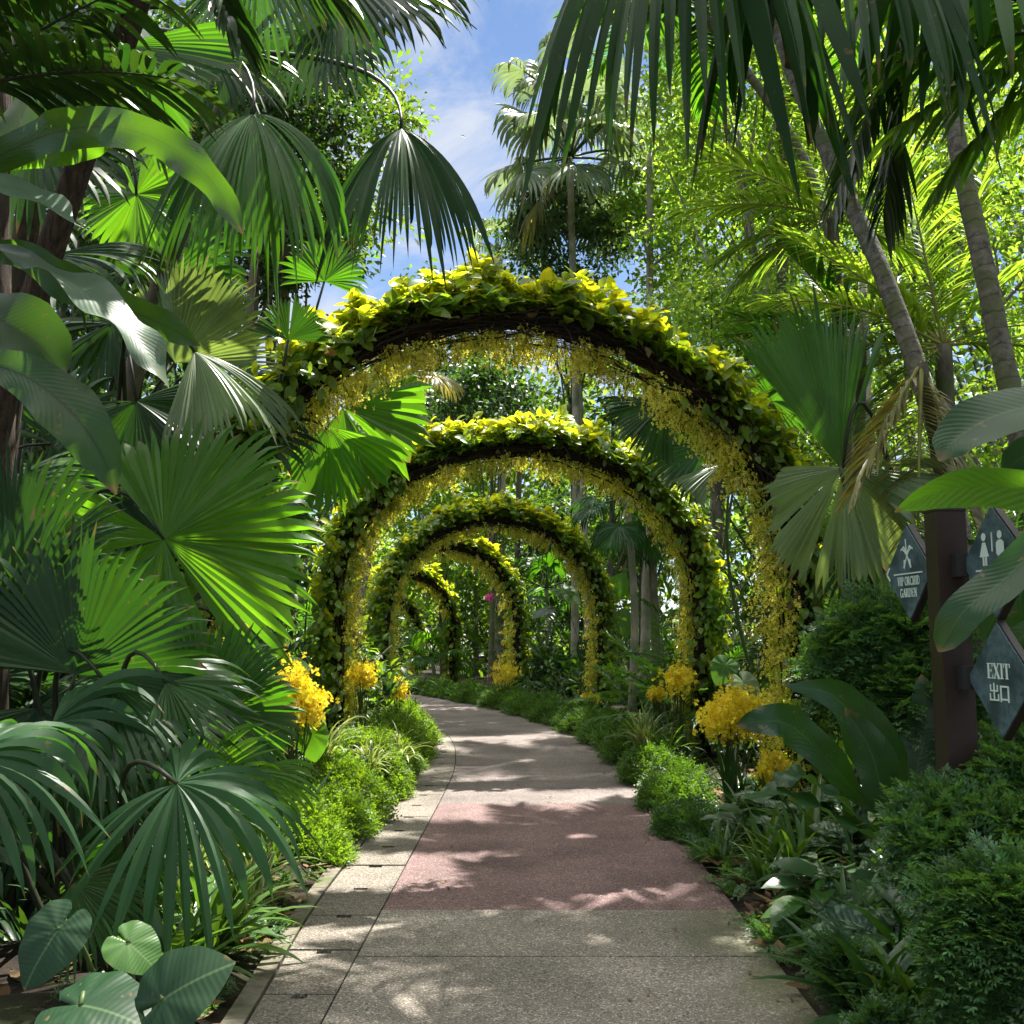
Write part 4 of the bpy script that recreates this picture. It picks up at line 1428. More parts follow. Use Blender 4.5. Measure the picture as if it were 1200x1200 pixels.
leaf_plant('nest_fern', 'dark bird nest fern with wavy leaves pointing at the yellow orchids, right border', 'fern', (2.0, 5.75, .1), [
    ([(1030, 955, 5.5), (1000, 925, 5.35), (960, 880, 5.2), (925, 850, 5.1), (895, 845, 5.0), (862, 850, 5.0)], .19, 'c', 'big', .12, 18, None),
    ([(1060, 950, 5.6), (1040, 905, 5.5), (1010, 855, 5.4), (975, 815, 5.3), (918, 803, 5.2)], .30, 'c', 'big', .08, 13, [(0, .3), (.3, .9), (.5, 1), (.75, .55), (1, .02)]),
    ([(1040, 985, 5.4), (1005, 955, 5.2), (965, 925, 5.1), (930, 908, 5.0), (905, 925, 5.0)], .17, 'u', 'big', .16, 22, None),
    ([(1040, 990, 5.3), (1000, 970, 5.1), (955, 945, 5.0), (915, 930, 4.95), (870, 935, 4.9)], .16, 'u', 'big', .14, 22, None),
    ([(1065, 960, 5.6), (1075, 900, 5.6), (1085, 850, 5.6), (1080, 790, 5.6)], .26, 'c', 'big', .08, 13, None),
    ([(1060, 970, 5.4), (1035, 930, 5.3), (1020, 880, 5.25), (990, 830, 5.2)], .22, 'c', 'big', .08, 13, None),
])
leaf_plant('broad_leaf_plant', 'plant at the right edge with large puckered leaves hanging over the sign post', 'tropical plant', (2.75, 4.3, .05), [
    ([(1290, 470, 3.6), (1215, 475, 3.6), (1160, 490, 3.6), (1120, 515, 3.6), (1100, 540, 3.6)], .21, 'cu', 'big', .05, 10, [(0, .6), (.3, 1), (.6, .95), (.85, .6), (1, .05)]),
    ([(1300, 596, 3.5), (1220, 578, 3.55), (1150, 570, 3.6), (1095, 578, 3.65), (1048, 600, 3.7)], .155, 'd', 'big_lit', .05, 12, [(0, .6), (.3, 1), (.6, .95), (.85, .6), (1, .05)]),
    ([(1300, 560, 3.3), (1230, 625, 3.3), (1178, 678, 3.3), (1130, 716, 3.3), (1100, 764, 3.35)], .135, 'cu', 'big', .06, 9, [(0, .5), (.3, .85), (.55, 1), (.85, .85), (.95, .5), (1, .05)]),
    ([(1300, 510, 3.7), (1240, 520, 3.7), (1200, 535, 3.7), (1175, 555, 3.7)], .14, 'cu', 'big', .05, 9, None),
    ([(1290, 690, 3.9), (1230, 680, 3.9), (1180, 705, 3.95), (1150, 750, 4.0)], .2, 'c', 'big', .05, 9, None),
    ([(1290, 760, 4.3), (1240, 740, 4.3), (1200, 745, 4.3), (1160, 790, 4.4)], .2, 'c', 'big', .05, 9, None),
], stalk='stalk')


# heart shaped leaves close to the camera at lower left
def heart(mb, hub, A, N, s, cup=.12, droop=.25, ripple=.02):
    n, m = 40, 9
    a = np.linspace(-math.pi, math.pi, n + 1)
    r = np.interp(np.abs(a), [0, .35, .9, 1.6, 2.3, 2.8, 3.0, math.pi], [1.0, .82, .66, .60, .58, .52, .40, .12])
    k = np.linspace(0, 1, m)
    rr = r[:, None] * k[None]
    x = rr * np.sin(a)[:, None]
    y = rr * np.cos(a)[:, None]
    z = cup * np.abs(x) - droop * (x * x + y * y) + ripple * np.cos(a * 9)[:, None] * k[None] ** 1.5
    X, Yv, Zv = frames(np.array([A]), np.array([N]))
    v = hub + s * (x[..., None] * X[0] + y[..., None] * Yv[0] + z[..., None] * Zv[0])
    uv = np.stack([.5 + x * .5, (y + .6) / 1.6], -1)
    mb.add(v.reshape(-1, 3), grid_quads(n + 1, m), None, uv.reshape(-1, 2))


def heart_plant(label, base, leaves):
    t = thing('heart_leaf_plant', label, 'tropical plant', tuple(base))
    for (px, py, Y, ang, lean, rp, nv, mt) in leaves:
        hub = at(px, py, Y)
        mb = MB()
        A = img_dir(ang, lean)
        heart(mb, hub, A, {'c': V(0, -1, .35), 'u': V(0, -.5, 1), 'cu': V(0, -.8, .7)}[nv] + rng.normal(0, .1, 3), rp / F * Y)
        f = mb.build('leaf', M[mt], t)
        mb = MB()
        b = V(*base)
        mb.add(*tube(bez(b, hub + V(-.05, .15, .12), hub, 10), .008, 6))
        mb.build('leaf_stalk', M['stalk'], f)
    return t


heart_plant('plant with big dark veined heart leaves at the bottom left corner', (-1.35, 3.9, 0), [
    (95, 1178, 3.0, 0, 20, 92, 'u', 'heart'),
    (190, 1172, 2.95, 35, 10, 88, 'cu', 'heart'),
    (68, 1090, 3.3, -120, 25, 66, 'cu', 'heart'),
    (150, 1105, 3.4, -30, 15, 48, 'cu', 'heart_lit'),  # sunlit leaf: its light comes from this brighter colour
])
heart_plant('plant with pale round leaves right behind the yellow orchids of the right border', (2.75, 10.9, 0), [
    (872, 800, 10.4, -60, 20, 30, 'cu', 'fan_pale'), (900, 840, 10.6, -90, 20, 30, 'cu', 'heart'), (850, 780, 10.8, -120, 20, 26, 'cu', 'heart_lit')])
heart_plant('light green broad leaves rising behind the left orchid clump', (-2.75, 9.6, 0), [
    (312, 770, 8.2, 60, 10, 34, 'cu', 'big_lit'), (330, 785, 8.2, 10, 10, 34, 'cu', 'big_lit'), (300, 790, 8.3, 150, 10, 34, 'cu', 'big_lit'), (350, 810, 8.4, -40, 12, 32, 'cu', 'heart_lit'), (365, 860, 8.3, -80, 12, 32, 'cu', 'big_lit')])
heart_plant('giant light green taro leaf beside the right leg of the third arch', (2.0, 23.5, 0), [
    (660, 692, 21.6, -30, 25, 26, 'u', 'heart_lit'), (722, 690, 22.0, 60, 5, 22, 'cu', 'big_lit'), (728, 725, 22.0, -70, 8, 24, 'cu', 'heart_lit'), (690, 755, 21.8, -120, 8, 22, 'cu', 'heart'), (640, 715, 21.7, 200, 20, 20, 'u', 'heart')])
# ------------------------------------------------------------------ low border plants
def clump(name, label, cat, base, n, L, W, g, mt, el=(25, 80), nt=7, wav=0.0, peak=.35, fold=.3, group=None, spread=.04, az=None, seed=None):
    """tuft of strap leaves rising from one point"""
    az_ = rng.uniform(0, 6.283, n) if az is None else np.radians(rng.uniform(az[0], az[1], n))
    e = np.radians(rng.uniform(el[0], el[1], n))
    D = np.stack([np.cos(az_) * np.cos(e), np.sin(az_) * np.cos(e), np.sin(e)], -1)
    P = V(*base) + np.stack([rng.normal(0, spread, n), rng.normal(0, spread, n), np.zeros(n)], -1)
    mb = MB()
    blades(mb, P, D, L * rng.uniform(.65, 1.15, n), W * rng.uniform(.8, 1.2, n), g * rng.uniform(.7, 1.3, n), nt=nt, fold=fold, wav=wav, peak=peak)
    t = thing(name, label, cat, tuple(base), group)
    mb.build('leaves', M[mt], t)
    return t


def stalked(name, label, cat, base, n, L, w, h, mt, g=.35, sp=.12, wav=.1):
    """plant with oval leaves on short stalks"""
    t = thing(name, label, cat, tuple(base))
    az = rng.uniform(0, 6.283, n)
    e = np.radians(rng.uniform(20, 75, n))
    D = np.stack([np.cos(az) * np.cos(e), np.sin(az) * np.cos(e), np.sin(e)], -1)
    P = V(*base) + rng.normal(0, sp * .3, (n, 3)) * V(1, 1, 0)
    C = rays(D + V(0, 0, .6), rng.uniform(.5, 1.1, n) * h, .3, 6)
    ms, mb = MB(), MB()
    for i in range(n):
        ms.add(*tube(C[i] + P[i], .005, 4, False))
    tipd = unit(C[:, -1] - C[:, -2])
    A = tipd * V(1, 1, .3) + D * V(.8, .8, 0)
    N = V(0, -.25, 1) + rng.normal(0, .25, (n, 3))
    scatter(mb, leaf_template(w, 7, .35, .12, .4, .8, .03, wav), C[:, -1] + P, A, N, L * rng.uniform(.7, 1.2, n))
    mb.build('leaves', M[mt], t)
    ms.build('stems', M['stalk'], t)
    return t


# left: variegated straps near the bottom, spider plants on the mounds
g = lambda px, py: ground(px, py)
gx = lambda px, py, dz=.04: tuple(ground(px, py) + V(0, 0, dz))
clump('strap_plant', 'broad pale edged strap plant overhanging the near left path corner', 'strap plant', gx(240, 1135), 30, .62, .065, .8, 'strap', (30, 80))
clump('strap_plant', 'strap plant with striped leaves at the kerb below the silver green palm leaf', 'strap plant', gx(290, 1075), 34, .52, .04, .9, 'spider', (30, 80))
clump('strap_plant', 'narrow leaved strap plant beneath the lit palm leaf by the kerb', 'strap plant', gx(305, 1010), 22, .42, .03, .9, 'spider', (30, 80))
clump('strap_plant', 'small strap plant on the bare soil under the left palms', 'strap plant', gx(195, 1050), 18, .42, .035, .8, 'strap', (30, 80))
stalked('broad_leaf_plant', 'low plant with folded oval leaves next to the pale edged strap plant', 'leafy plant', gx(215, 1120), 9, .26, .55, .28, 'heart_lit')
stalked('broad_leaf_plant', 'low plant with glossy oval leaves in the dark left corner', 'leafy plant', gx(120, 1120), 10, .28, .5, .3, 'strap_dark')
for (px, py, Y, L, lab) in ((382, 868, 8.8, .5, 'tall striped spider plant on the left mound beside the orchid clump'), (468, 872, 11.2, .42, 'striped spider plant leaning over the left path edge'),
                            (432, 885, 10.1, .4, 'shaded striped spider plant between two brighter ones'), (300, 940, 7.0, .36, 'striped spider plant half hidden behind the drooping palm leaf')):
    clump('spider_plant', lab, 'spider plant', at(px, py + 18, Y), 44, L, .022, 1.1, 'spider', (30, 85), group='spider plants in the borders')
clump('spider_plant', 'large striped spider plant at the foot of the second arch on the right', 'spider plant', at(757, 880, 12.2), 56, .62, .03, .9, 'spider', (35, 85), group='spider plants in the borders')
clump('spider_plant', 'smaller spider plant right of the large striped one', 'spider plant', at(785, 888, 12.0), 40, .5, .03, .9, 'strap', (35, 85), group='spider plants in the borders')
clump('spider_plant', 'spider plant near the foot of the third arch on the left', 'spider plant', at(455, 815, 14.5), 44, .5, .035, .8, 'strap_dark', (40, 85), group='spider plants in the borders')


# right border
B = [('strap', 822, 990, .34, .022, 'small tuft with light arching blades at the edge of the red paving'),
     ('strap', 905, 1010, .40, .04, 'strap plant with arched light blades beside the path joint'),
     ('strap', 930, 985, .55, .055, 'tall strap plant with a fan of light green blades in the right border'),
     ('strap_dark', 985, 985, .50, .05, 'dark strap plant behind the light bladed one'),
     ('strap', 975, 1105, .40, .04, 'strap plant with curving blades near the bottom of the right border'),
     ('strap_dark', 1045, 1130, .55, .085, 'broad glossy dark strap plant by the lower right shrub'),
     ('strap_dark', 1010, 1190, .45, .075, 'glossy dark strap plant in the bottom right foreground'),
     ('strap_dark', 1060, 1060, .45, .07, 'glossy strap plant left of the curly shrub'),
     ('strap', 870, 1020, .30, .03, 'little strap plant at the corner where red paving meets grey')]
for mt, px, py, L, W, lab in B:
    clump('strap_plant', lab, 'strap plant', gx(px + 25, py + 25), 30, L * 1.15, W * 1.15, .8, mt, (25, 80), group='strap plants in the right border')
Cc = [('calathea', 885, 965, .26, 'painted leaf plant with silver feathered leaves in the right border'),
      ('calathea', 925, 945, .28, 'second painted leaf plant, below the dark nest fern'),
      ('calathea', 985, 955, .26, 'painted leaf plant in the shade of the nest fern'),
      ('heart_lit', 893, 930, .20, 'light green round leaved plant in front of the arch leg'),
      ('strap_dark', 960, 1060, .24, 'dark oval leaved plant between the strap plants'),
      ('calathea', 1000, 1075, .20, 'speckled leaf plant with white flecks beside the strap plant'),
      ('strap_dark', 860, 975, .18, 'small dark leaved plant behind the light tuft')]
for mt, px, py, L, lab in Cc:
    stalked('broad_leaf_plant', lab, 'leafy plant', gx(px + 15, py + 30), 22, L * 1.1, .5, .28, mt)


# further plants filling the right border
fill = [('strap', .30, 4.3, 'strap plant beside the bottom right path edge'), ('strap_dark', .75, 4.5, 'dark strap plant between the curly shrub and the path'),
        ('calathea', .45, 4.9, 'painted leaf plant next to the bottom right strap plants'), ('strap', .65, 5.4, 'arching strap plant in the middle of the right border'),
        ('heart_lit', .35, 5.7, 'fresh green oval leaved plant by the right path edge'), ('strap_dark', .95, 5.6, 'deep green strap plant in the shade of the curly shrub'),
        ('calathea', .55, 6.3, 'painted leaf plant beside the red paving'), ('strap', .9, 6.6, 'light strap plant under the dark nest fern'),
        ('calathea', .95, 7.1, 'painted leaf plant below the largest golden orchids'), ('strap', .40, 7.3, 'light strap plant at the edge of the red paving'),
        ('strap_dark', 1.3, 7.4, 'dark strap plant at the foot of the nearest arch leg'), ('heart_lit', .7, 7.9, 'fresh green plant in front of the golden orchids'),
        ('strap_dark', .55, 8.7, 'dark strap plant behind the short edging tuft'), ('strap', 1.2, 9.0, 'strap plant under the golden orchid clump')]
for mt, off, y, lab in fill:
    q = (float(redge(y)) + off, y, .05)
    if mt.startswith('strap'):
        clump('strap_plant', lab, 'strap plant', q, 30, .42, .045, .85, mt, (22, 80))
    else:
        stalked('broad_leaf_plant', lab, 'leafy plant', q, 22, .26, .5, .24, mt)
# left border under the palms
for mt, px, py, lab in (('strap', 130, 1090, 'strap plant between the big heart leaves and the lit soil'), ('spider', 255, 1035, 'pale striped strap plant under the drooping palm leaf'),
                        ('heart_lit', 175, 1020, 'small fresh green plant in the soil under the left palms'), ('strap', 335, 1030, 'strap plant where the left edging mound begins')):
    if mt == 'heart_lit':
        stalked('broad_leaf_plant', lab, 'leafy plant', gx(px, py), 16, .2, .5, .22, mt)
    else:
        clump('strap_plant', lab, 'strap plant', gx(px - 20, py), 26, .42, .04, .85, mt, (25, 80))
for px, py, L, W, mt, lab in ((268, 1118, .50, .055, 'strap', 'bright strap plant leaning over the near left kerb'), (222, 1165, .50, .06, 'strap', 'bright strap plant at the bottom left path corner'),
                             (318, 1052, .40, .032, 'spider', 'striped strap plant at the kerb left of the red paving'), (232, 1090, .50, .04, 'spider', 'striped strap plant just behind the near left kerb'),
                             (170, 1085, .50, .045, 'strap', 'strap plant in the middle of the left soil bed'), (345, 1000, .36, .03, 'strap', 'little strap plant in front of the left edging mound')):
    clump('strap_plant', lab, 'strap plant', gx(px - 25, py), 30, L, W, .9, mt, (22, 80))
for px, py, mt, lab in ((30, 1150, 'strap_dark', 'dark strap plant in the bottom left corner'), (105, 1120, 'strap_dark', 'dark strap plant behind the big heart leaves'),
                        (20, 1060, 'strap_dark', 'dark strap plant at the left edge below the drooping leaves'), (90, 1060, 'strap', 'strap plant in the shade of the left palms'),
                        (150, 1130, 'strap_dark', 'dark strap plant right of the big heart leaves')):
    clump('strap_plant', lab, 'strap plant', gx(px, py), 30, .5, .05, .8, mt, (25, 80))
# creeping cover on the soil
mb = MB()
n = 6500
yy = rng.uniform(3.0, 9.5, n)
side = rng.random(n) < .62
off = np.abs(rng.normal(.12, .45, n)) + .0
xx = np.where(side, redge(yy) + off, ledge(yy) - off)
A = unit(np.stack([rng.normal(0, 1, n), rng.normal(0, 1, n), rng.uniform(.1, .8, n)], -1))
m_ = np.sin(xx * 7 + yy * 3) + np.sin(yy * 5.3 - xx * 2) + rng.normal(0, .5, n) > .2
for j in range(4):
    k = m_ & (np.arange(n) % 4 == j)
    scatter(mb, SPR_F[j], np.stack([xx, yy, .03 + .1 * np.clip(off, 0, .6)], -1)[k], A[k], (V(0, 0, 1) + rng.normal(0, .3, (n, 3)))[k], rng.uniform(.05, .12, n)[k])
o = mb.build('ground_cover', M['aralia'])
tag(o, 'low ferny ground cover creeping along both soil edges of the path', 'ground cover', None, 'stuff')


def feathery(label, centre, rad, n, size, mt='aralia', name='feathery_shrub', cat='shrub', squash=.9):
    """dense shrub of finely divided leaves with stems inside"""
    c = V(*centre)
    b = V(c[0], c[1], .03)
    t = thing(name, label, cat, tuple(b))
    mb = MB()
    nl = 9
    lob = unit(rng.normal(0, 1, (nl, 3)) + V(0, 0, .2)) * rad * rng.uniform(.35, .7, (nl, 1))
    lr = rad * rng.uniform(.4, .65, nl)
    i = rng.integers(0, nl, n)
    d = unit(rng.normal(0, 1, (n, 3)) + V(0, -.25, .3))
    P = c + (lob[i] + d * (lr[i] * rng.uniform(.75, 1.05, n))[:, None]) * V(1, 1, squash)
    size = size * 1.3
    A = d + rng.normal(0, .5, (n, 3)) + V(0, 0, -.15)
    N = d * .6 + V(0, 0, .8) + rng.normal(0, .3, (n, 3))
    ch = rng.integers(0, 4, n)
    for j in range(4):
        m_ = ch == j
        scatter(mb, SPR_F[j], P[m_], A[m_], N[m_], size * rng.uniform(.7, 1.3, m_.sum()))
    mb.build('divided_leaves', M[mt], t)
    mb = MB()
    for k in range(10):
        e = c + lob[k % nl] * V(1, 1, squash) + rng.normal(0, .05, 3)
        mb.add(*tube(bez(b, (b + e) / 2 + rng.normal(0, .08, 3), e, 8), np.linspace(.014, .004, 8), 5))
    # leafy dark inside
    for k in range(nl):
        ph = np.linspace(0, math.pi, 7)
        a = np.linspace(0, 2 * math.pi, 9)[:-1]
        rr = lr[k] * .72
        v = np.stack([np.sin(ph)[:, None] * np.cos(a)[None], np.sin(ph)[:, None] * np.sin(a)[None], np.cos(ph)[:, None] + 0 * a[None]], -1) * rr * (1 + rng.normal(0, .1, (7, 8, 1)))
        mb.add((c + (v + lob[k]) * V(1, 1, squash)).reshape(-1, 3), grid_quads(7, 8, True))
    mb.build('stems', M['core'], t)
    return t


def fat(px, py, Y):
    return at(px, py, Y)


feathery('curly leaved shrub bulging towards the path right of the strap plants', fat(1128, 1005, 4.0), .25, 2300, .085)
feathery('curly leaved shrub in the bottom right corner', fat(1200, 1125, 3.5), .27, 2400, .08)
feathery('lighter curly shrub directly under the exit sign', fat(1195, 935, 4.1), .22, 1700, .08)
feathery('dark feathery shrub left of the sign post', fat(1055, 800, 6.0), .42, 3200, .10)
feathery('dark feathery shrub between the sign post and the right arch leg', fat(1035, 760, 7.6), .42, 2200, .12)
feathery('low ferny tuft at the bottom of the right border', fat(985, 1130, 4.5), .09, 300, .06)
feathery('ferny tuft in the bottom right beside the glossy strap plant', fat(1040, 1215, 3.9), .10, 320, .06)

# ------------------------------------------------------------------ yellow ground orchids
def orchid_clump(label, centre, rad, n, base):
    t = thing('yellow_orchid', label, 'orchid', tuple(base), 'golden orchid clumps')
    ms, mb, ml = MB(), MB(), MB()
    c, b = V(*centre), V(*base)
    k = 16
    tips = c + unit(rng.normal(0, 1, (k, 3))) * rad * rng.uniform(.2, .8, (k, 1)) * V(1.2, .8, .8)
    for p in tips:
        ms.add(*tube(bez(b + rng.normal(0, .05, 3) * V(1, 1, 0), (b + p) / 2 + V(0, 0, .1), p, 9), np.linspace(.007, .003, 9), 4))
    i = rng.integers(0, k, n)
    P = tips[i] + rng.normal(0, rad * .28, (n, 3)) * V(1, 1, 1.1)
    ch = rng.integers(0, 3, n)
    N = rng.normal(0, .7, (n, 3)) + V(0, -.7, .2)
    A = V(0, 0, 1) + rng.normal(0, .4, (n, 3))
    for j in range(3):
        m_ = ch == j
        scatter(mb, FLOWERS[j], P[m_], A[m_], N[m_], .062 * rng.uniform(.7, 1.25, m_.sum()))
    mb.build('blossoms', M['flower'], t)
    ms.build('flower_stems', M['stalk'], t)
    n2 = 26
    az = rng.uniform(0, 6.28, n2)
    e = np.radians(rng.uniform(35, 85, n2))
    blades(ml, b + rng.normal(0, .05, (n2, 3)) * V(1, 1, 0), np.stack([np.cos(az) * np.cos(e), np.sin(az) * np.cos(e), np.sin(e)], -1), rng.uniform(.4, .75, n2), .045, .6, nt=6)
    ml.build('leaves', M['strap_dark'], t)
    return t


for (px, py, Y, rad, n, gp, lab) in (
        (342, 815, 8.0, .25, 800, (335, 935), 'golden orchid clump at left in front of the vine covered leg'),
        (312, 797, 8.4, .10, 160, (310, 935), 'small golden orchid spray rising left of the bigger left clump'),
        (424, 790, 12.6, .16, 300, (420, 880), 'golden orchid clump beside the left leg of the second arch'),
        (466, 806, 15.0, .20, 280, (462, 862), 'golden orchid clump by the left path edge at the bend'),
        (862, 838, 9.4, .27, 900, (862, 935), 'largest golden orchid clump, between the two right arch legs'),
        (792, 795, 12.4, .20, 320, (792, 895), 'golden orchid spikes left of the second arch right leg'),
        (770, 812, 12.8, .10, 130, (768, 892), 'small golden orchid spike above the striped spider plant'),
        (690, 822, 19.0, .20, 200, (690, 845), 'golden orchid clump at the foot of the third arch'),
        (590, 790, 23.5, .35, 300, (590, 822), 'golden orchids low beside the right leg of the fourth arch'),
        (905, 900, 8.6, .15, 260, (905, 950), 'golden orchid spray hanging low at the nearest right arch leg')):
    q = at(px, py, Y)
    b = V(q[0], q[1] + .05, .05)
    orchid_clump(lab, q, rad, n, b)


# ------------------------------------------------------------------ the sign post
post = thing('sign_post', 'square dark brown post with a pyramid cap carrying three diamond signs', 'sign post', (1.765, 4.15, 0))
mb = MB()
hw = .06
top = at(1107, 601, 4.15)[2]
mb.add(*box((1.765, 4.15, top / 2), (.12, .12, top)))
mb.build('shaft', M['post'], post, smooth=False)
mb = MB()
mb.add([[1.765 - .062, 4.15 - .062, top + .002], [1.765 + .062, 4.15 - .062, top + .002], [1.765 + .062, 4.15 + .062, top + .002], [1.765 - .062, 4.15 + .062, top + .002],
        [1.765 - .062, 4.15 - .062, top + .012], [1.765 + .062, 4.15 - .062, top + .012], [1.765 + .062, 4.15 + .062, top + .012], [1.765 - .062, 4.15 + .062, top + .012], [1.765, 4.15, top + .062]],
       [[0, 3, 2, 1], [0, 1, 5, 4], [1, 2, 6, 5], [2, 3, 7, 6], [3, 0, 4, 7]], [[4, 5, 8], [5, 6, 8], [6, 7, 8], [7, 4, 8]])
mb.build('cap', M['post'], post, smooth=False)

E1 = unit(V(.107, -.994, 0))
E2 = V(0, 0, 1)
EN = np.cross(E1, E2)
FR = np.stack([E1, E2, EN], 1)

SER = .06
TK, TN = .17, .075


def arc(cx, cy, rx, ry, a0, a1, n=12):
    return [(cx + rx * math.cos(math.radians(a0 + (a1 - a0) * i / n)), cy + ry * math.sin(math.radians(a0 + (a1 - a0) * i / n))) for i in range(n + 1)]


def pl(pts, th):
    return [(pts[i], pts[i + 1], th) for i in range(len(pts) - 1)]


def serif(x, y, w=.16):
    return ((x - w, y), (x + w, y), SER)


GL = {
    'E': (.72, [((.17, 0), (.17, 1), TK), ((.02, .97), (.62, .97), SER), ((.02, .03), (.64, .03), SER), ((.17, .52), (.47, .52), SER), ((.62, .99), (.62, .76), SER), ((.64, .01), (.64, .26), SER), ((.47, .42), (.47, .62), SER)]),
    'X': (.78, [((.12, 1), (.64, 0), TK), ((.62, 1), (.12, 0), TN), serif(.12, .97), serif(.62, .97, .13), serif(.12, .03, .13), serif(.64, .03)]),
    'I': (.42, [((.2, 0), (.2, 1), TK), serif(.2, .97), serif(.2, .03)]),
    'T': (.72, [((.35, 0), (.35, 1), TK), ((.03, .97), (.67, .97), SER), ((.03, .99), (.03, .74), SER), ((.67, .99), (.67, .74), SER), serif(.35, .03)]),
    'V': (.76, [((.12, 1), (.38, 0), TK), ((.64, 1), (.38, 0), TN), serif(.12, .97), serif(.64, .97, .13)]),
    'P': (.66, [((.17, 0), (.17, 1), TK), serif(.17, .03), ((.02, .97), (.3, .97), SER)] + pl([(.17, .97), (.35, .97)] + arc(.35, .73, .2, .24, 90, -90) + [(.17, .49)], .09)),
    'O': (.80, pl(arc(.38, .5, .32, .47, 0, 360, 20), .11)),
    'R': (.74, [((.17, 0), (.17, 1), TK), serif(.17, .03), ((.02, .97), (.3, .97), SER), ((.32, .49), (.62, .02), .14)] + pl([(.17, .97), (.35, .97)] + arc(.35, .73, .2, .24, 90, -90) + [(.17, .49)], .09)),
    'C': (.74, pl(arc(.4, .5, .32, .47, 40, 320, 18), .11) + [((.65, .95), (.65, .7), SER)]),
    'H': (.84, [((.17, 0), (.17, 1), TK), ((.63, 0), (.63, 1), TK), ((.17, .5), (.63, .5), TN), serif(.17, .03), serif(.17, .97), serif(.63, .03), serif(.63, .97)]),
    'D': (.80, [((.17, 0), (.17, 1), TK)] + pl([(.02, .97), (.3, .97)] + arc(.3, .5, .38, .47, 90, -90, 14) + [(.02, .03)], .09)),
    'G': (.80, pl(arc(.4, .5, .32, .47, 40, 350, 18), .11) + [((.66, .45), (.66, .05), .14), ((.5, .46), (.76, .46), SER)]),
    'A': (.76, [((.1, 0), (.38, 1), TN), ((.38, 1), (.64, 0), TK), ((.2, .33), (.56, .33), SER), serif(.1, .03, .12), serif(.64, .03, .13)]),
    'N': (.82, [((.14, 0), (.14, 1), TN), ((.14, 1), (.64, 0), TK), ((.64, 0), (.64, 1), TN), serif(.14, .03, .13), serif(.1, .97, .1), serif(.64, .97, .13)]),
    'L': (.68, [((.17, 0), (.17, 1), TK), serif(.17, .97), ((.02, .03), (.62, .03), SER), ((.62, .01), (.62, .28), SER)]),
    'out': (1.1, [((.5, .02), (.5, 1.02), .11), ((.14, .92), (.14, .56), .10), ((.86, .92), (.86, .56), .10), ((.10, .56), (.90, .56), .09), ((.07, .40), (.07, -.02), .10), ((.93, .40), (.93, -.02), .10), ((.03, .03), (.97, .03), .09)]),
    'mouth': (1.0, [((.10, .86), (.10, -.06), .13), ((.86, .86), (.86, -.06), .13), ((.04, .84), (.92, .84), .10), ((.10, .10), (.86, .10), .10)]),
}
LAYER = [0]


def put_stroke(mb, c, a, b, th):
    """raised painted stroke from a to b (sign plane coordinates in m)"""
    a, b = np.array(a, float), np.array(b, float)
    d = b - a
    l = max(np.linalg.norm(d), 1e-5)
    d = d / l
    s = np.array([-d[1], d[0]]) * th / 2
    LAYER[0] = (LAYER[0] + 1) % 7
    z0, z1 = .0005, .0022 + LAYER[0] * .00012
    v = []
    for z in (z0, z1):
        for p in (a - s, b - s, b + s, a + s):
            v.append(V(*c) + E1 * p[0] + E2 * p[1] + EN * z)
    mb.add(v, [[4, 5, 6, 7], [0, 1, 5, 4], [1, 2, 6, 5], [2, 3, 7, 6], [3, 0, 4, 7]])


def word(mb, c, txt, cx, y, h, sx=1.0):
    gl = txt if isinstance(txt, list) else list(txt)
    w = sum(.32 if k == ' ' else GL[k][0] for k in gl) * h * sx
    x = cx - w / 2
    for k in gl:
        if k == ' ':
            x += .32 * h * sx
            continue
        for a, b, th in GL[k][1]:
            horiz = abs(b[0] - a[0]) > abs(b[1] - a[1])
            put_stroke(mb, c, (x + a[0] * h * sx, y + a[1] * h), (x + b[0] * h * sx, y + b[1] * h), th * h * (1 if horiz else sx))
        x += GL[k][0] * h * sx


def disc(mb, c, x, y, r, n=16):
    a = np.linspace(0, 6.2832, n + 1)[:-1]
    v = [V(*c) + E1 * x + E2 * y + EN * .003] + [V(*c) + E1 * (x + r * math.cos(k)) + E2 * (y + r * math.sin(k)) + EN * .003 for k in a]
    mb.add(v, None, [[0, 1 + i, 1 + (i + 1) % n] for i in range(n)])


def polyf(mb, c, pts):
    v = [V(*c) + E1 * x + E2 * y + EN * .0028 for x, y in pts]
    mb.add(v, None, [[0, i, i + 1] for i in range(1, len(pts) - 1)])


def diamond(c, h, label, draw):
    """square board hung on its corner; h: half diagonal"""
    t = thing('diamond_sign', label, 'sign', tuple(c), None)
    c = V(*c)
    q = [(0, h), (h, 0), (0, -h), (-h, 0)]
    mb = MB()
    k = 1.045
    for z0, z1, s in ((-.034, -.006, k),):
        v = [c + E1 * x * s + E2 * y * s + EN * z for z in (z0, z1) for x, y in q]
        mb.add(v, [[0, 1, 2, 3], [7, 6, 5, 4]] + [[i, 4 + i, 4 + (i + 1) % 4, (i + 1) % 4] for i in range(4)])
    mb.build('backing', M['board_edge'], t, smooth=False)
    mb = MB()
    v = [c + E1 * x + E2 * y + EN * z for z in (-.006, 0) for x, y in q]
    mb.add(v, [[7, 6, 5, 4]] + [[i, 4 + i, 4 + (i + 1) % 4, (i + 1) % 4] for i in range(4)])
    mb.build('panel', M['board'], t, smooth=False)
    mb = MB()
    draw(mb, c, h)
    mb.build('lettering', M['letter'], t, smooth=False)
    mb = MB()
    sgn = 1 if c[1] > 4.15 else -1
    mb.add(*box(V(1.765 + .015, (4.15 + sgn * .085), c[2]), (.05, .06, .09)))
    mb.build('bracket', M['steel'], t, smooth=False)
    return t


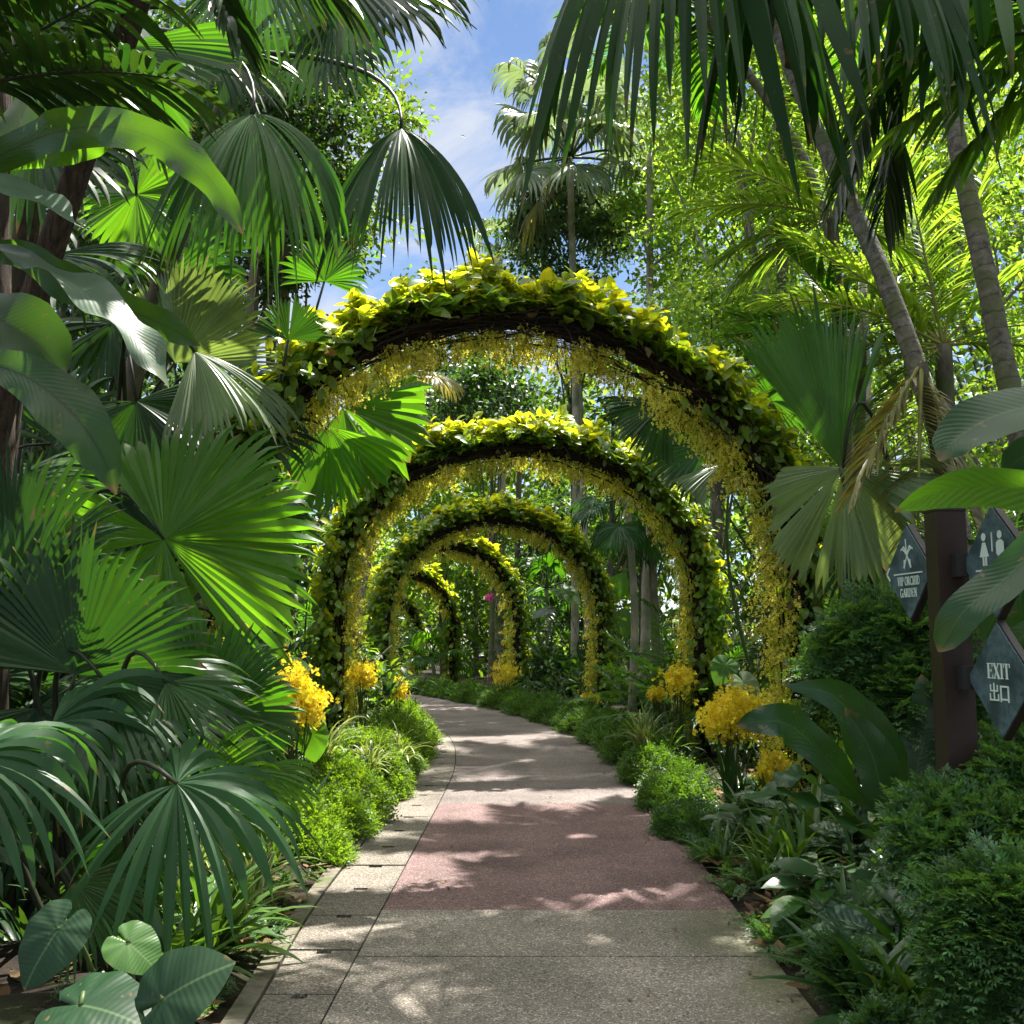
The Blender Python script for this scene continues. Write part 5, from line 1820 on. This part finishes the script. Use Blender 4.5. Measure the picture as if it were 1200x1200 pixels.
def d_vip(mb, c, h):
    # emblem: a stylised flower of crossing curves
    for sx in (-1, 1):
        for a, b, w in pl([(sx * .17 * h, .52 * h), (sx * .13 * h, .56 * h), (sx * .06 * h, .48 * h), (0, .38 * h), (-sx * .06 * h, .26 * h), (-sx * .12 * h, .14 * h)], .035 * h):
            put_stroke(mb, c, a, b, w)
        for a, b, w in pl([(sx * .11 * h, .28 * h), (sx * .12 * h, .16 * h), (sx * .15 * h, .10 * h)], .055 * h):
            put_stroke(mb, c, a, b, w)
        for a, b, w in pl([(sx * .02 * h, .38 * h), (sx * .10 * h, .46 * h), (sx * .20 * h, .52 * h), (sx * .26 * h, .49 * h)], .03 * h):
            put_stroke(mb, c, a, b, w)
    put_stroke(mb, c, (-.01 * h, .36 * h), (-.04 * h, .72 * h), .035 * h)
    put_stroke(mb, c, (-.62 * h, -.02 * h), (.62 * h, -.02 * h), .028 * h)
    word(mb, c, 'VIP ORCHID', .02 * h, -.27 * h, .185 * h, .80)
    word(mb, c, 'GARDEN', 0, -.52 * h, .185 * h, .85)
    put_stroke(mb, c, (-.94 * h, 0), (-.80 * h, .14 * h), .05 * h)
    put_stroke(mb, c, (-.94 * h, 0), (-.80 * h, -.14 * h), .05 * h)


def d_toilet(mb, c, h):
    for sx in (-1, 1):
        disc(mb, c, sx * .25 * h, .46 * h, .075 * h)
    polyf(mb, c, [(-.30 * h, .36 * h), (-.20 * h, .36 * h), (-.10 * h, .10 * h), (-.40 * h, .10 * h)])
    put_stroke(mb, c, (-.29 * h, .11 * h), (-.29 * h, -.06 * h), .05 * h)
    put_stroke(mb, c, (-.21 * h, .11 * h), (-.21 * h, -.06 * h), .05 * h)
    polyf(mb, c, [(.13 * h, .32 * h), (.19 * h, .37 * h), (.31 * h, .37 * h), (.37 * h, .32 * h), (.37 * h, .12 * h), (.13 * h, .12 * h)])
    put_stroke(mb, c, (.20 * h, .13 * h), (.20 * h, -.06 * h), .07 * h)
    put_stroke(mb, c, (.30 * h, .13 * h), (.30 * h, -.06 * h), .07 * h)
    put_stroke(mb, c, (0, .52 * h), (0, .18 * h), .03 * h)
    put_stroke(mb, c, (-.55 * h, -.14 * h), (.55 * h, -.14 * h), .028 * h)
    word(mb, c, 'TOILET', 0, -.40 * h, .20 * h, .85)
    put_stroke(mb, c, (.94 * h, 0), (.80 * h, .14 * h), .05 * h)
    put_stroke(mb, c, (.94 * h, 0), (.80 * h, -.14 * h), .05 * h)


def d_exit(mb, c, h):
    word(mb, c, 'EXIT', 0, .02 * h, .27 * h, .98)
    word(mb, c, ['out', 'mouth'], 0, -.36 * h, .30 * h, .98)


diamond(at(1064, 671, 4.5), 55 / F * 4.5, 'diamond sign reading VIP ORCHID GARDEN on the far side of the post', d_vip)
diamond(at(1164, 658, 3.85), 66 / F * 3.85, 'diamond toilet sign half hidden by a drooping leaf', d_toilet)
diamond(at(1171, 797, 3.84), 66 / F * 3.84, 'diamond sign reading EXIT below the toilet sign', d_exit)
# ------------------------------------------------------------------ trees
DIA = leaf_template(.5, 2, .15, .15, .45)


def tree(label, base, top, rad, nclump, nleaf, leaf, mt, bark='bark', tr=.12, clump_r=.5, cz=0.0, limbs=9, seed=1, group=None, cat='tree', name='broadleaf_tree', lean=(0, 0), flat=1.0, hole=.55, hang=0.0, path=None):
    """trunk with limbs, crown of leaf clusters filling an uneven shell"""
    global rng
    keep = rng
    rng = np.random.default_rng(seed)
    b = V(*base)
    c = V(base[0] + lean[0], base[1] + lean[1], top - rad * flat + cz)
    t = thing(name, label, cat, tuple(b), group)
    mb = MB()
    tp = path if path is not None else [b, b * .6 + c * .4 + rng.normal(0, .12, 3), c + V(0, 0, -.2 * rad)]
    P = spline(tp, 22)
    rd = np.linspace(tr, tr * .35, 22)
    rd[:3] *= [1.5, 1.2, 1.05]
    mb.add(*tube(P, rd, 10, jit=.05))
    d = unit(rng.normal(0, 1, (nclump, 3)) + V(0, 0, .15))
    cc = c + d * rad * (hole + (1.08 - hole) * rng.random((nclump, 1)) ** .6) * V(1, 1, flat) * (1 + .18 * np.sin(d[:, :1] * 5 + seed) * np.cos(d[:, 1:2] * 4))
    for k in range(limbs):
        e = cc[k % nclump]
        s0 = P[rng.integers(9, 21)]
        mb.add(*tube(bez(s0, (s0 + e) / 2 + V(0, 0, .12 * rad) + rng.normal(0, .1 * rad, 3), e, 9), np.linspace(tr * .36, tr * .07, 9), 6))
    mb.build('trunk', M[bark], t)
    mb = MB()
    nleaf, leaf = int(nleaf * 1.9), leaf * .74
    i = np.repeat(np.arange(nclump), nleaf)
    n = len(i)
    cr = clump_r * rng.uniform(.5, 1.3, nclump)
    off = rng.normal(0, .5, (n, 3)) * V(1, 1, .6 + hang) * cr[i][:, None]
    off[:, 2] -= hang * .3 * cr[i]
    P = cc[i] + off
    A = off / cr[i][:, None] + rng.normal(0, .6, (n, 3)) + V(0, 0, -.25 - hang)
    N = V(0, 0, 1) + rng.normal(0, .55, (n, 3))
    scatter(mb, DIA, P, A, N, leaf * rng.uniform(.6, 1.3, n))
    mb.build('crown', M[mt], t)
    rng = keep
    return t


def gr(px, Y):
    return V((px - CX) / F * Y, Y, 0)


# trees seen above the arches
def tree_at(label, px, py_top, py_mid, Y, rpx, **kw):
    x = (px - CX) / F * Y
    top = at(px, py_top, Y)[2]
    rad = rpx / F * Y
    flat = (at(px, py_top, Y)[2] - at(px, py_mid, Y)[2]) / rad
    return tree(label, (x + kw.pop('bx', 0), Y, 0), top, rad, flat=flat, **kw)


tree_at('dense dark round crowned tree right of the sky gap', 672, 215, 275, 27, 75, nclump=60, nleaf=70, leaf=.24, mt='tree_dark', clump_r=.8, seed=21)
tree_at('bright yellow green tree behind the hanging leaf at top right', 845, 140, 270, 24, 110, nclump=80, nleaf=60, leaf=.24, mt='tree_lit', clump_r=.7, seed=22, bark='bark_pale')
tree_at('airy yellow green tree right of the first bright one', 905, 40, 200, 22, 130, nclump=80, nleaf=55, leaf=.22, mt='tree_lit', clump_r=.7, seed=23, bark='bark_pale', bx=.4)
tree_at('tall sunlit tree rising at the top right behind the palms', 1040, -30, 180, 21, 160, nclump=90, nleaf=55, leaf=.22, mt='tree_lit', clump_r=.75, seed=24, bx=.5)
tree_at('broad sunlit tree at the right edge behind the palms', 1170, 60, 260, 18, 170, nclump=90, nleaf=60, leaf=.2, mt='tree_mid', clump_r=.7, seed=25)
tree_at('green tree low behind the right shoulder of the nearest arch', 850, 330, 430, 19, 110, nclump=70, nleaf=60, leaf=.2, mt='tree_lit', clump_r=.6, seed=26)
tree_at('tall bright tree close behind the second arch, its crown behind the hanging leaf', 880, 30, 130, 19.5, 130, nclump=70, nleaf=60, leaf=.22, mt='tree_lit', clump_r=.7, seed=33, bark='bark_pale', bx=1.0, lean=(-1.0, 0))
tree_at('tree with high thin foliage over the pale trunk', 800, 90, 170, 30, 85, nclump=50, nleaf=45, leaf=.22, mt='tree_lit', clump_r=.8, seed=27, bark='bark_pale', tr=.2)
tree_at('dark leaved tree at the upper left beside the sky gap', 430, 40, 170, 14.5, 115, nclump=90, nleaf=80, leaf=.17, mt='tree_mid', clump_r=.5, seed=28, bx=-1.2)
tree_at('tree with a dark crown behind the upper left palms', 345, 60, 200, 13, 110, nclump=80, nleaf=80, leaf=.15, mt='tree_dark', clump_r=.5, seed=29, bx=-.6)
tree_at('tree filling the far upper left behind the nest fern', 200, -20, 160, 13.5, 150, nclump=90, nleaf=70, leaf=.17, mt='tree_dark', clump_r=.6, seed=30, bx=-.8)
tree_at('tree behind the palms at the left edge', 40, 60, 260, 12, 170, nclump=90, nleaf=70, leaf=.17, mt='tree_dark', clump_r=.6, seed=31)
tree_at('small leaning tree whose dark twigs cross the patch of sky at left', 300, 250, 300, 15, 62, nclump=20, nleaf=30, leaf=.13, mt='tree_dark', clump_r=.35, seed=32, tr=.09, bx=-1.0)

# mid distance trees framed by the arches
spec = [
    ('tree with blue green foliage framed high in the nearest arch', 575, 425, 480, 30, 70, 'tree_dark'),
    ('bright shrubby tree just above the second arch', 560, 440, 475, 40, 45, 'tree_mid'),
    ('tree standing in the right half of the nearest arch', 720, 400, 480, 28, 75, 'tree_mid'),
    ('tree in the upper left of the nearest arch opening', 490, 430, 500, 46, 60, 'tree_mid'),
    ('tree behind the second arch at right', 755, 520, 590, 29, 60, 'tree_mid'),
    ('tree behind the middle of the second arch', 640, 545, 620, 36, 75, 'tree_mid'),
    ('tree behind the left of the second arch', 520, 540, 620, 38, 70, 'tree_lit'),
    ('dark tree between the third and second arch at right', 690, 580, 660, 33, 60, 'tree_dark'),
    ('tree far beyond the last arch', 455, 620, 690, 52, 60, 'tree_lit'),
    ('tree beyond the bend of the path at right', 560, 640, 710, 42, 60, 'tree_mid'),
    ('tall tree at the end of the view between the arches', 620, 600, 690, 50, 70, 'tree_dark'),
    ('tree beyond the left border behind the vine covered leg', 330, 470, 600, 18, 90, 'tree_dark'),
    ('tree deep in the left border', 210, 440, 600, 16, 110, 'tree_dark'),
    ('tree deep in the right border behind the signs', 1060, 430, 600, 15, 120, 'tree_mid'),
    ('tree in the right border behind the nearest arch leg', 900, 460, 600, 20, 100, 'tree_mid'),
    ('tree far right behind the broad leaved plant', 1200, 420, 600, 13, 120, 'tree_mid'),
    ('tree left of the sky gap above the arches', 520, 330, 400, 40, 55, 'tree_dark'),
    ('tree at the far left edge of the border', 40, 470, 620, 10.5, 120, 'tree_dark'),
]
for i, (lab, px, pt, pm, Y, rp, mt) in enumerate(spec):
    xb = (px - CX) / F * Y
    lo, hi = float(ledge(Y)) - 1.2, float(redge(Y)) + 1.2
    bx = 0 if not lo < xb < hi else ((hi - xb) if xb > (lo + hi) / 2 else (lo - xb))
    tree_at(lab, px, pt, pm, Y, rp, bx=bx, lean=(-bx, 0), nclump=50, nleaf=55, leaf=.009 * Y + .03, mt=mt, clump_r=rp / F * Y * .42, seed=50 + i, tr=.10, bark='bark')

# bare trunks seen between the arches
for i, (px, Y, top, r, bk, lab) in enumerate([
        (752, 23, 180, .12, 'bark_pale', 'pale straight trunk rising behind the right of the arches into the sky'),
        (918, 20, 60, .16, 'bark', 'mossy trunk standing between the bright trees at right'),
        (605, 33, 540, .14, 'bark', 'dark trunk seen through the second arch'),
        (770, 18, 600, .10, 'bark', 'dark trunk close behind the second arch right leg'),
        (320, 14, 480, .08, 'bark', 'thin trunk behind the left orchid clump'),
        (1010, 14, 330, .10, 'bark_pale', 'trunk behind the two toned fan palm'),
        (260, 11, 330, .07, 'bark', 'thin dark trunk leaning behind the pale glossy palm'),
]):
    b = gr(px, Y)
    lo, hi = float(ledge(Y)) - 1.0, float(redge(Y)) + 1.0
    if lo < b[0] < hi:
        b[0] = hi if b[0] > (lo + hi) / 2 else lo
    tpt = at(px + R.uniform(-10, 10), top, Y)
    if px == 260:
        tpt = at(300, 290, Y)
    t = thing('bare_tree', lab, 'tree trunk', tuple(b))
    mb = MB()
    mid = (b + tpt) / 2 + V(R.uniform(-.1, .1), 0, 0)
    P = spline([b, mid, tpt], 24)
    mb.add(*tube(P, np.linspace(r, r * .6, 24), 10, jit=.05))
    for k in range(4):
        s0 = P[R.randint(14, 23)]
        e = s0 + V(R.uniform(-1, 1), R.uniform(-.6, .6), R.uniform(.4, 1.4)) * (r * 9)
        mb.add(*tube(bez(s0, (s0 + e) / 2 + V(0, 0, .1), e, 7), np.linspace(r * .3, r * .1, 7), 5))
    mb.build('trunk', M[bk], t)


# far fan palms in the sky gap
def far_fan_palm(label, base, crown, n, r, mt, seed, rtr=.14, els=(75, -45), dead=True):
    global rng
    keep = rng
    rng = np.random.default_rng(seed)
    t = thing('fan_palm', label, 'fan palm', tuple(base))
    c = V(*crown)
    mb = MB()
    mb.add(*tube(spline([V(*base), (V(*base) + c) / 2 + V(.1, 0, 0), c], 20), np.linspace(rtr * 1.2, rtr, 20), 10))
    mb.build('trunk', M['bark_pale'], t)
    for i in range(n):
        az = i * 2.39996 + rng.normal(0, .15)
        el = math.radians(els[0] + (els[1] - els[0]) * (i + .5) / n + rng.normal(0, 6))
        A = V(math.cos(az) * math.cos(el), math.sin(az) * math.cos(el), math.sin(el))
        hub = c + A * r * rng.uniform(.9, 1.3) - V(0, 0, .15 * r * math.cos(el))
        N = unit(np.cross(np.cross(A, V(0, 0, 1)), A))
        mb = MB()
        fan(mb, hub, A + V(0, 0, -.3), N + V(0, 0, .2), r, n=30, arc=250, g=.7, split=.42, tipg=1.6, nt=8, pleat=.25)
        f = mb.build('frond', M[mt if not (dead and i == n - 1) else 'pinna_straw'], t)
        mb = MB()
        mb.add(*tube(bez(c, (c + hub) / 2 + V(0, 0, .08 * r), hub, 6), .025 * r, 5))
        mb.build('leaf_stalk', M['stalk'], f)
    rng = keep
    return t


c = at(668, 185, 25)
far_fan_palm('tall fan palm with drooping grey green leaves standing in the sky gap', (c[0], 25, 0), c, 18, 1.4, 'fan_far', 5, rtr=.085)
c = at(660, 110, 26)
far_fan_palm('taller fan palm behind it showing only its upper leaves left of the hanging leaf', (c[0] + .6, 26.5, 0), c + V(0, .5, 0), 9, 1.1, 'fan_far', 6, rtr=.08, els=(70, 0))
c = at(585, 295, 36)
far_fan_palm('small distant fan palm low in the sky gap above the nearest arch', (c[0], 36, 0), c, 10, .9, 'fan_far', 7, els=(80, -10), dead=False)
c = at(735, 585, 17.5)
far_fan_palm('fan palm with hanging leaves seen through the right of the second arch', (c[0], 17.5, 0), c, 9, .62, 'fan_grey', 8, rtr=.06, els=(40, -60), dead=False)
c = at(470, 440, 15.5)
far_fan_palm('yellowing fan palm through the left of the nearest arch', (c[0] - 1.1, 15.5, 0), c, 8, .6, 'pinna_straw', 9, rtr=.06, els=(70, -30), dead=False)
c = at(505, 770, 34)
far_fan_palm('little fan palm at the far end between the last two arches', (c[0], 34, 0), c, 9, .8, 'fan_lit', 10, rtr=.06, els=(80, 0), dead=False)
c = at(640, 690, 29)
far_fan_palm('fan palm between the third and fourth arch legs', (c[0], 29, 0), c, 9, .8, 'fan', 12, rtr=.06, els=(80, -20), dead=False)

# ------------------------------------------------------------------ undergrowth: a few kinds, repeated
PROTO = []


def under_shrub(mt, n, h, leaf, seed, name='leafy_shrub'):
    global rng
    keep = rng
    rng = np.random.default_rng(seed)
    t = thing(name, None, 'shrub', (0, 0, 0))
    ms, mb = MB(), MB()
    k = 16
    tips = np.stack([rng.normal(0, .3, k) * h, rng.normal(0, .3, k) * h, rng.uniform(.35, 1, k) * h], -1)
    for p in tips:
        ms.add(*tube(bez(V(0, 0, 0), p * V(.3, .3, .7), p, 7), np.linspace(.016, .005, 7), 5))
    i = rng.integers(0, k, n)
    f = rng.uniform(.35, 1.05, n)
    P = tips[i] * f[:, None] * V(1, 1, 1) + rng.normal(0, .10, (n, 3)) * h
    A = unit(tips[i] * V(1, 1, .2)) * .5 + rng.normal(0, .7, (n, 3)) + V(0, 0, -.1)
    N = V(0, 0, 1) + rng.normal(0, .4, (n, 3))
    scatter(mb, leaf_template(.42, 3, .25, .14, .4), P, A, N, leaf * rng.uniform(.6, 1.3, n))
    ms.build('stems', M['stalk_dark'], t)
    mb.build('leaves', M[mt], t)
    rng = keep
    return t


def under_palm(mt, n, r, seed, h=1.0):
    global rng
    keep = rng
    rng = np.random.default_rng(seed)
    t = thing('young_fan_palm', None, 'fan palm', (0, 0, 0))
    for i in range(n):
        az = i * 2.39996
        el = math.radians(rng.uniform(20, 80))
        A = V(math.cos(az) * math.cos(el), math.sin(az) * math.cos(el), math.sin(el))
        hub = A * h * rng.uniform(.8, 1.3)
        N = unit(np.cross(np.cross(A, V(0, 0, 1)), A))
        mb = MB()
        fan(mb, hub, A + V(0, 0, -.25), N + V(0, -.2, .2), r * rng.uniform(.8, 1.15), n=30, arc=290, g=.4, split=.6, nt=7)
        f = mb.build('frond', M[mt], t)
        mb = MB()
        mb.add(*tube(bez(V(0, 0, 0), hub * V(.4, .4, .7), hub, 7), .011, 5))
        mb.build('leaf_stalk', M['stalk_dark'], f)
    rng = keep
    return t


def under_feather(mt, n, L, seed, h=.5):
    global rng
    keep = rng
    rng = np.random.default_rng(seed)
    t = thing('young_feather_palm', None, 'palm', (0, 0, 0))
    mb = MB()
    mb.add(*tube([V(0, 0, 0), V(0, 0, h * .5), V(0, 0, h)], [.06, .05, .04], 8))
    mb.build('trunk', M['fibre'], t)
    for (A, l, g, kw) in crown_specs(n, L, 78, 15, .55, seed, nleaf=30, ll=.38, w=.035, lg=.7):
        feather_frond(t, V(0, 0, h), V(*A), l, g, mt, 'stalk', **kw)
    rng = keep
    return t


def under_blade(mt, n, L, W, seed):
    return clump('strap_plant', None, 'strap plant', (0, 0, 0), n, L, W, .6, mt, (35, 88))


KINDS = [
    (under_shrub('shrub', 420, 1.5, .20, 201), 'broad leaved shrub', 'shrubs'),
    (under_shrub('tree_dark', 420, 1.9, .17, 202), 'dark bushy shrub', 'dark shrubs'),
    (under_shrub('tree_mid', 420, 1.4, .18, 203), 'light green shrub', 'light shrubs'),
    (under_palm('fan_dark', 11, .55, 204, 1.1), 'dark young fan palm', 'young fan palms'),
    (under_palm('fan', 11, .6, 205, 1.4), 'green young fan palm', 'green fan palms'),
    (under_feather('pinna', 10, 1.5, 206, .5), 'young feather palm', 'young feather palms'),
    (under_feather('pinna_dark', 10, 1.8, 207, 1.0), 'dark feather palm', 'dark feather palms'),
    (under_blade('strap_dark', 34, .85, .05, 208), 'dark strap plant', 'dark strap plants'),
    (under_blade('strap', 34, .7, .045, 209), 'light strap plant', 'light strap plants'),
]
pr = random.Random(5)
used = [0] * len(KINDS)


def place(k, x, y, sc, zone):
    o, nm, gp = KINDS[k]
    lab = '%s growing in the %s' % (nm, zone)
    grp = '%s in the %s' % (gp, zone)
    if used[k] == 0:
        o.location = (x, y, .03)
        o.scale = (sc, sc, sc)
        o.rotation_euler = (0, 0, pr.uniform(0, 6.28))
        o['label'] = lab
        o['group'] = grp
    else:
        copy_tree(o, (x, y, .03), pr.uniform(0, 6.28), sc, lab, grp)
    used[k] += 1


def zone_fill(zone, n, side, y0, y1, o0, o1, kinds, sc=(.8, 1.3)):
    for i in range(n):
        y = y0 + (y1 - y0) * ((i + pr.random()) / n)
        off = o0 + (o1 - o0) * pr.random() ** 1.3
        x = float(ledge(y)) - off if side < 0 else float(redge(y)) + off
        k, s_ = pr.choice(kinds), pr.uniform(*sc)
        if side > 0 and y > 21 and 455 < 600 + 1200 * x / y < 560:
            continue                     # open ground beside the bend
        place(k, x, y, s_, zone)


zone_fill('left border behind the edging', 12, -1, 8.5, 13, 1.2, 2.6, [0, 1, 2, 7, 8], (.5, .8))
zone_fill('left undergrowth between the second and third arch', 16, -1, 13.5, 22, 1.2, 4.5, [0, 2, 3, 5, 7, 8, 1])
zone_fill('left undergrowth past the third arch', 16, -1, 22, 44, 1.3, 6, [0, 2, 5, 4, 8, 1])
zone_fill('deep shade of the left border', 16, -1, 6.5, 14, 2.6, 6.5, [1, 3, 6, 0, 4], (.9, 1.5))
zone_fill('right border beneath the nearest arch', 12, 1, 8.3, 13, .9, 3.2, [0, 1, 7, 8, 3], (.5, .8))
zone_fill('right undergrowth between the second and third arch', 20, 1, 13, 21, 1.0, 4.5, [1, 0, 3, 7, 6, 5], (.7, 1.15))
zone_fill('right undergrowth past the third arch', 26, 1, 21, 36, 1.0, 9, [1, 0, 3, 6, 7, 2, 5], (.8, 1.3))
zone_fill('deep shade of the right border', 14, 1, 7, 14, 3.0, 6.5, [1, 3, 6, 0], (.9, 1.5))
zone_fill('left thicket beside the camera', 7, -1, 4.0, 7.5, 2.2, 5.0, [0, 1, 3, 6], (.8, 1.2))
zone_fill('right thicket behind the sign post', 8, 1, 4.2, 8.0, 1.7, 4.5, [0, 1, 3, 6], (.7, 1.0))
for i in range(20):
    y = pr.uniform(36, 55)
    x = pr.uniform(-26, 8)
    place(pr.choice([0, 1, 2, 5, 4]), x, y, pr.uniform(1.4, 2.4), 'thicket at the end of the view')

q = at(573, 700, 24.5)
t = thing('pink_orchid', 'single pink orchid bloom hanging beyond the third arch', 'orchid', (q[0], q[1], 0))
mb = MB()
mb.add(*tube(bez(V(q[0], q[1], 0), V(q[0] + .3, q[1], 1.5), q, 10), .008, 5))
mb.build('stem', M['stalk'], t)
mb = MB()
scatter(mb, FLOWERS[0], q + rng.normal(0, .04, (9, 3)), V(0, 0, 1) + rng.normal(0, .3, (9, 3)), V(0, -1, .2) + rng.normal(0, .5, (9, 3)), .14)
mb.build('blossoms', M['pink'], t)

# far woods closing the view
def woods(name, label, x0, x1, y0, y1, h0, n, lo, hi, mt):
    mb = MB()
    x = rng.uniform(x0, x1, n)
    y = rng.uniform(y0, y1, n)
    h = h0 * (1 + .13 * np.sin(x * .55) + .09 * np.sin(x * 1.3 + 1) + .06 * np.sin(x * 2.9))
    cx = np.round(x / 1.7) * 1.7
    cz = np.round(rng.random(n) ** .8 * h / 1.5) * 1.5
    P = np.stack([cx + rng.normal(0, .55, n), y, np.abs(cz + rng.normal(0, .45, n))], -1)
    scatter(mb, DIA, P, rng.normal(0, 1, (n, 3)) + V(0, 0, -.4), rng.normal(0, .6, (n, 3)) + V(0, -.2, 1), rng.uniform(lo, hi, n))
    o = mb.build(name, M[mt])
    tag(o, label, 'woodland', None, 'stuff')


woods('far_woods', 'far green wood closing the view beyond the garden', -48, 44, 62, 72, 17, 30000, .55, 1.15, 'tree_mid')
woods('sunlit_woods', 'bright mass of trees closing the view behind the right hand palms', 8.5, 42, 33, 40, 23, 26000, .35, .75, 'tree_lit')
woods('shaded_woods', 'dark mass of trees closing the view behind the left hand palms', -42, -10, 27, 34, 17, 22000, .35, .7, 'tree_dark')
# ------------------------------------------------------------------ tall shade trees whose crowns spread above the view
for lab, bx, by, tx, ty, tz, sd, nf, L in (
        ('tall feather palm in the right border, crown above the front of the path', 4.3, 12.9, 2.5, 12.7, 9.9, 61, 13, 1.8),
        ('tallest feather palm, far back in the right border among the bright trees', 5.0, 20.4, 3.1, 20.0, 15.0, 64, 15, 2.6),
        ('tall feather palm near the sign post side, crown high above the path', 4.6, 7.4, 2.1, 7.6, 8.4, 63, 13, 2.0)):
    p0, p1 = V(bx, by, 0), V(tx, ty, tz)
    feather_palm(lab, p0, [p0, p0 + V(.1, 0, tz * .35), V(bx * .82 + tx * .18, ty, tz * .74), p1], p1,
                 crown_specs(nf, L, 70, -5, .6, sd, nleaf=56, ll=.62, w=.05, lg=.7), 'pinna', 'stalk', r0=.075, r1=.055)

# ------------------------------------------------------------------ sky, sun, camera
SKY_DIM = .50  # clear sky dimmed; the added overhead cloud gives the fill light back
SUN_EL, SUN_AZ = math.radians(66), math.radians(25)       # azimuth clockwise from straight ahead
w = bpy.data.worlds.new('World')
scene.world = w
w.use_nodes = True
N, Lk = w.node_tree.nodes, w.node_tree.links
N.clear()
out = N.new('ShaderNodeOutputWorld')
bg = N.new('ShaderNodeBackground')
sky = N.new('ShaderNodeTexSky')
sky.sky_type = 'NISHITA'
sky.sun_disc = False
sky.sun_elevation = SUN_EL
sky.sun_rotation = SUN_AZ
sky.air_density = 1.0
sky.dust_density = .15
sky.ozone_density = 2.0
sky.altitude = 1500
tc = N.new('ShaderNodeTexCoord')
mp = N.new('ShaderNodeMapping')
mp.inputs['Scale'].default_value = (1, 1, 1.8)
nz = N.new('ShaderNodeTexNoise')
nz.inputs['Scale'].default_value = 6.0
nz.inputs['Detail'].default_value = 10
nz.inputs['Roughness'].default_value = .62
nz.inputs['Distortion'].default_value = .5
Lk.new(tc.outputs['Generated'], mp.inputs['Vector'])
Lk.new(mp.outputs[0], nz.inputs['Vector'])
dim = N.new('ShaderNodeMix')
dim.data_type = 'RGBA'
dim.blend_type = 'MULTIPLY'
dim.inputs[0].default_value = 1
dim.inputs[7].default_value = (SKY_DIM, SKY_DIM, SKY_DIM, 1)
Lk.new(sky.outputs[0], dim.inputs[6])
r = N.new('ShaderNodeMapRange')
r.interpolation_type = 'SMOOTHSTEP'
r.inputs['From Min'].default_value = .36
r.inputs['From Max'].default_value = .68
r.inputs['To Max'].default_value = .88
Lk.new(nz.outputs['Fac'], r.inputs['Value'])
mc = N.new('ShaderNodeMix')
mc.data_type = 'RGBA'
mc.inputs[7].default_value = (2.3, 2.4, 2.6, 1)
Lk.new(r.outputs[0], mc.inputs[0])
Lk.new(dim.outputs[2], mc.inputs[6])
# bright cloud added overhead, out of view, as soft fill for the shade
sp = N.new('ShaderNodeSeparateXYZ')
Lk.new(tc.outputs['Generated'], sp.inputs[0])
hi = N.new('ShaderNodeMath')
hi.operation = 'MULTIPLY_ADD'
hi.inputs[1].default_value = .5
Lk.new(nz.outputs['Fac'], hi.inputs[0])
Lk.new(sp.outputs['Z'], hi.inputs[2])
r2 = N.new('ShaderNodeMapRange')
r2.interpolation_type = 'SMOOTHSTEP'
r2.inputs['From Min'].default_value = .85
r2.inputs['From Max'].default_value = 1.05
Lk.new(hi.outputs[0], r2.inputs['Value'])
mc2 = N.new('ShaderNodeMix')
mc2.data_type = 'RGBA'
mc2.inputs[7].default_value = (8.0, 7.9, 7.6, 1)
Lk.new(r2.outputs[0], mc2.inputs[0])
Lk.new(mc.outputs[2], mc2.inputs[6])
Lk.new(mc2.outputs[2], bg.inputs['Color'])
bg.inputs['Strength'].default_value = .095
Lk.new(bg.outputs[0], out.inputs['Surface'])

sd = bpy.data.lights.new('sun', 'SUN')
sd.energy = 4.2
sd.angle = math.radians(.53)
sd.color = (1.0, .955, .87)
so = bpy.data.objects.new('sun', sd)
COL.objects.link(so)
sv = Vector((math.sin(SUN_AZ) * math.cos(SUN_EL), math.cos(SUN_AZ) * math.cos(SUN_EL), math.sin(SUN_EL)))
so.rotation_euler = sv.to_track_quat('Z', 'Y').to_euler()
so.location = sv * 30

cd = bpy.data.cameras.new('camera')
cd.sensor_fit = 'HORIZONTAL'
cd.sensor_width = 36
cd.lens = 36 * F / 1200
cd.clip_start = .05
cd.clip_end = 1000
co = bpy.data.objects.new('camera', cd)
COL.objects.link(co)
co.location = (0, 0, CAMZ)
co.rotation_euler = (math.radians(90) + PITCH, 0, 0)
scene.camera = co

scene.render.engine = 'CYCLES'
cy = scene.cycles
cy.max_bounces = 7
cy.diffuse_bounces = 4
cy.glossy_bounces = 2
cy.transmission_bounces = 5
cy.transparent_max_bounces = 4
cy.sample_clamp_indirect = 6
cy.use_denoising = True
cy.denoiser = 'OPENIMAGEDENOISE'
cy.use_adaptive_sampling = True
cy.adaptive_threshold = .02
cy.caustics_reflective = False
cy.caustics_refractive = False
vs = scene.view_settings
vs.view_transform = 'Standard'
vs.look = 'None'
vs.gamma = 1
vs.exposure = 1.95
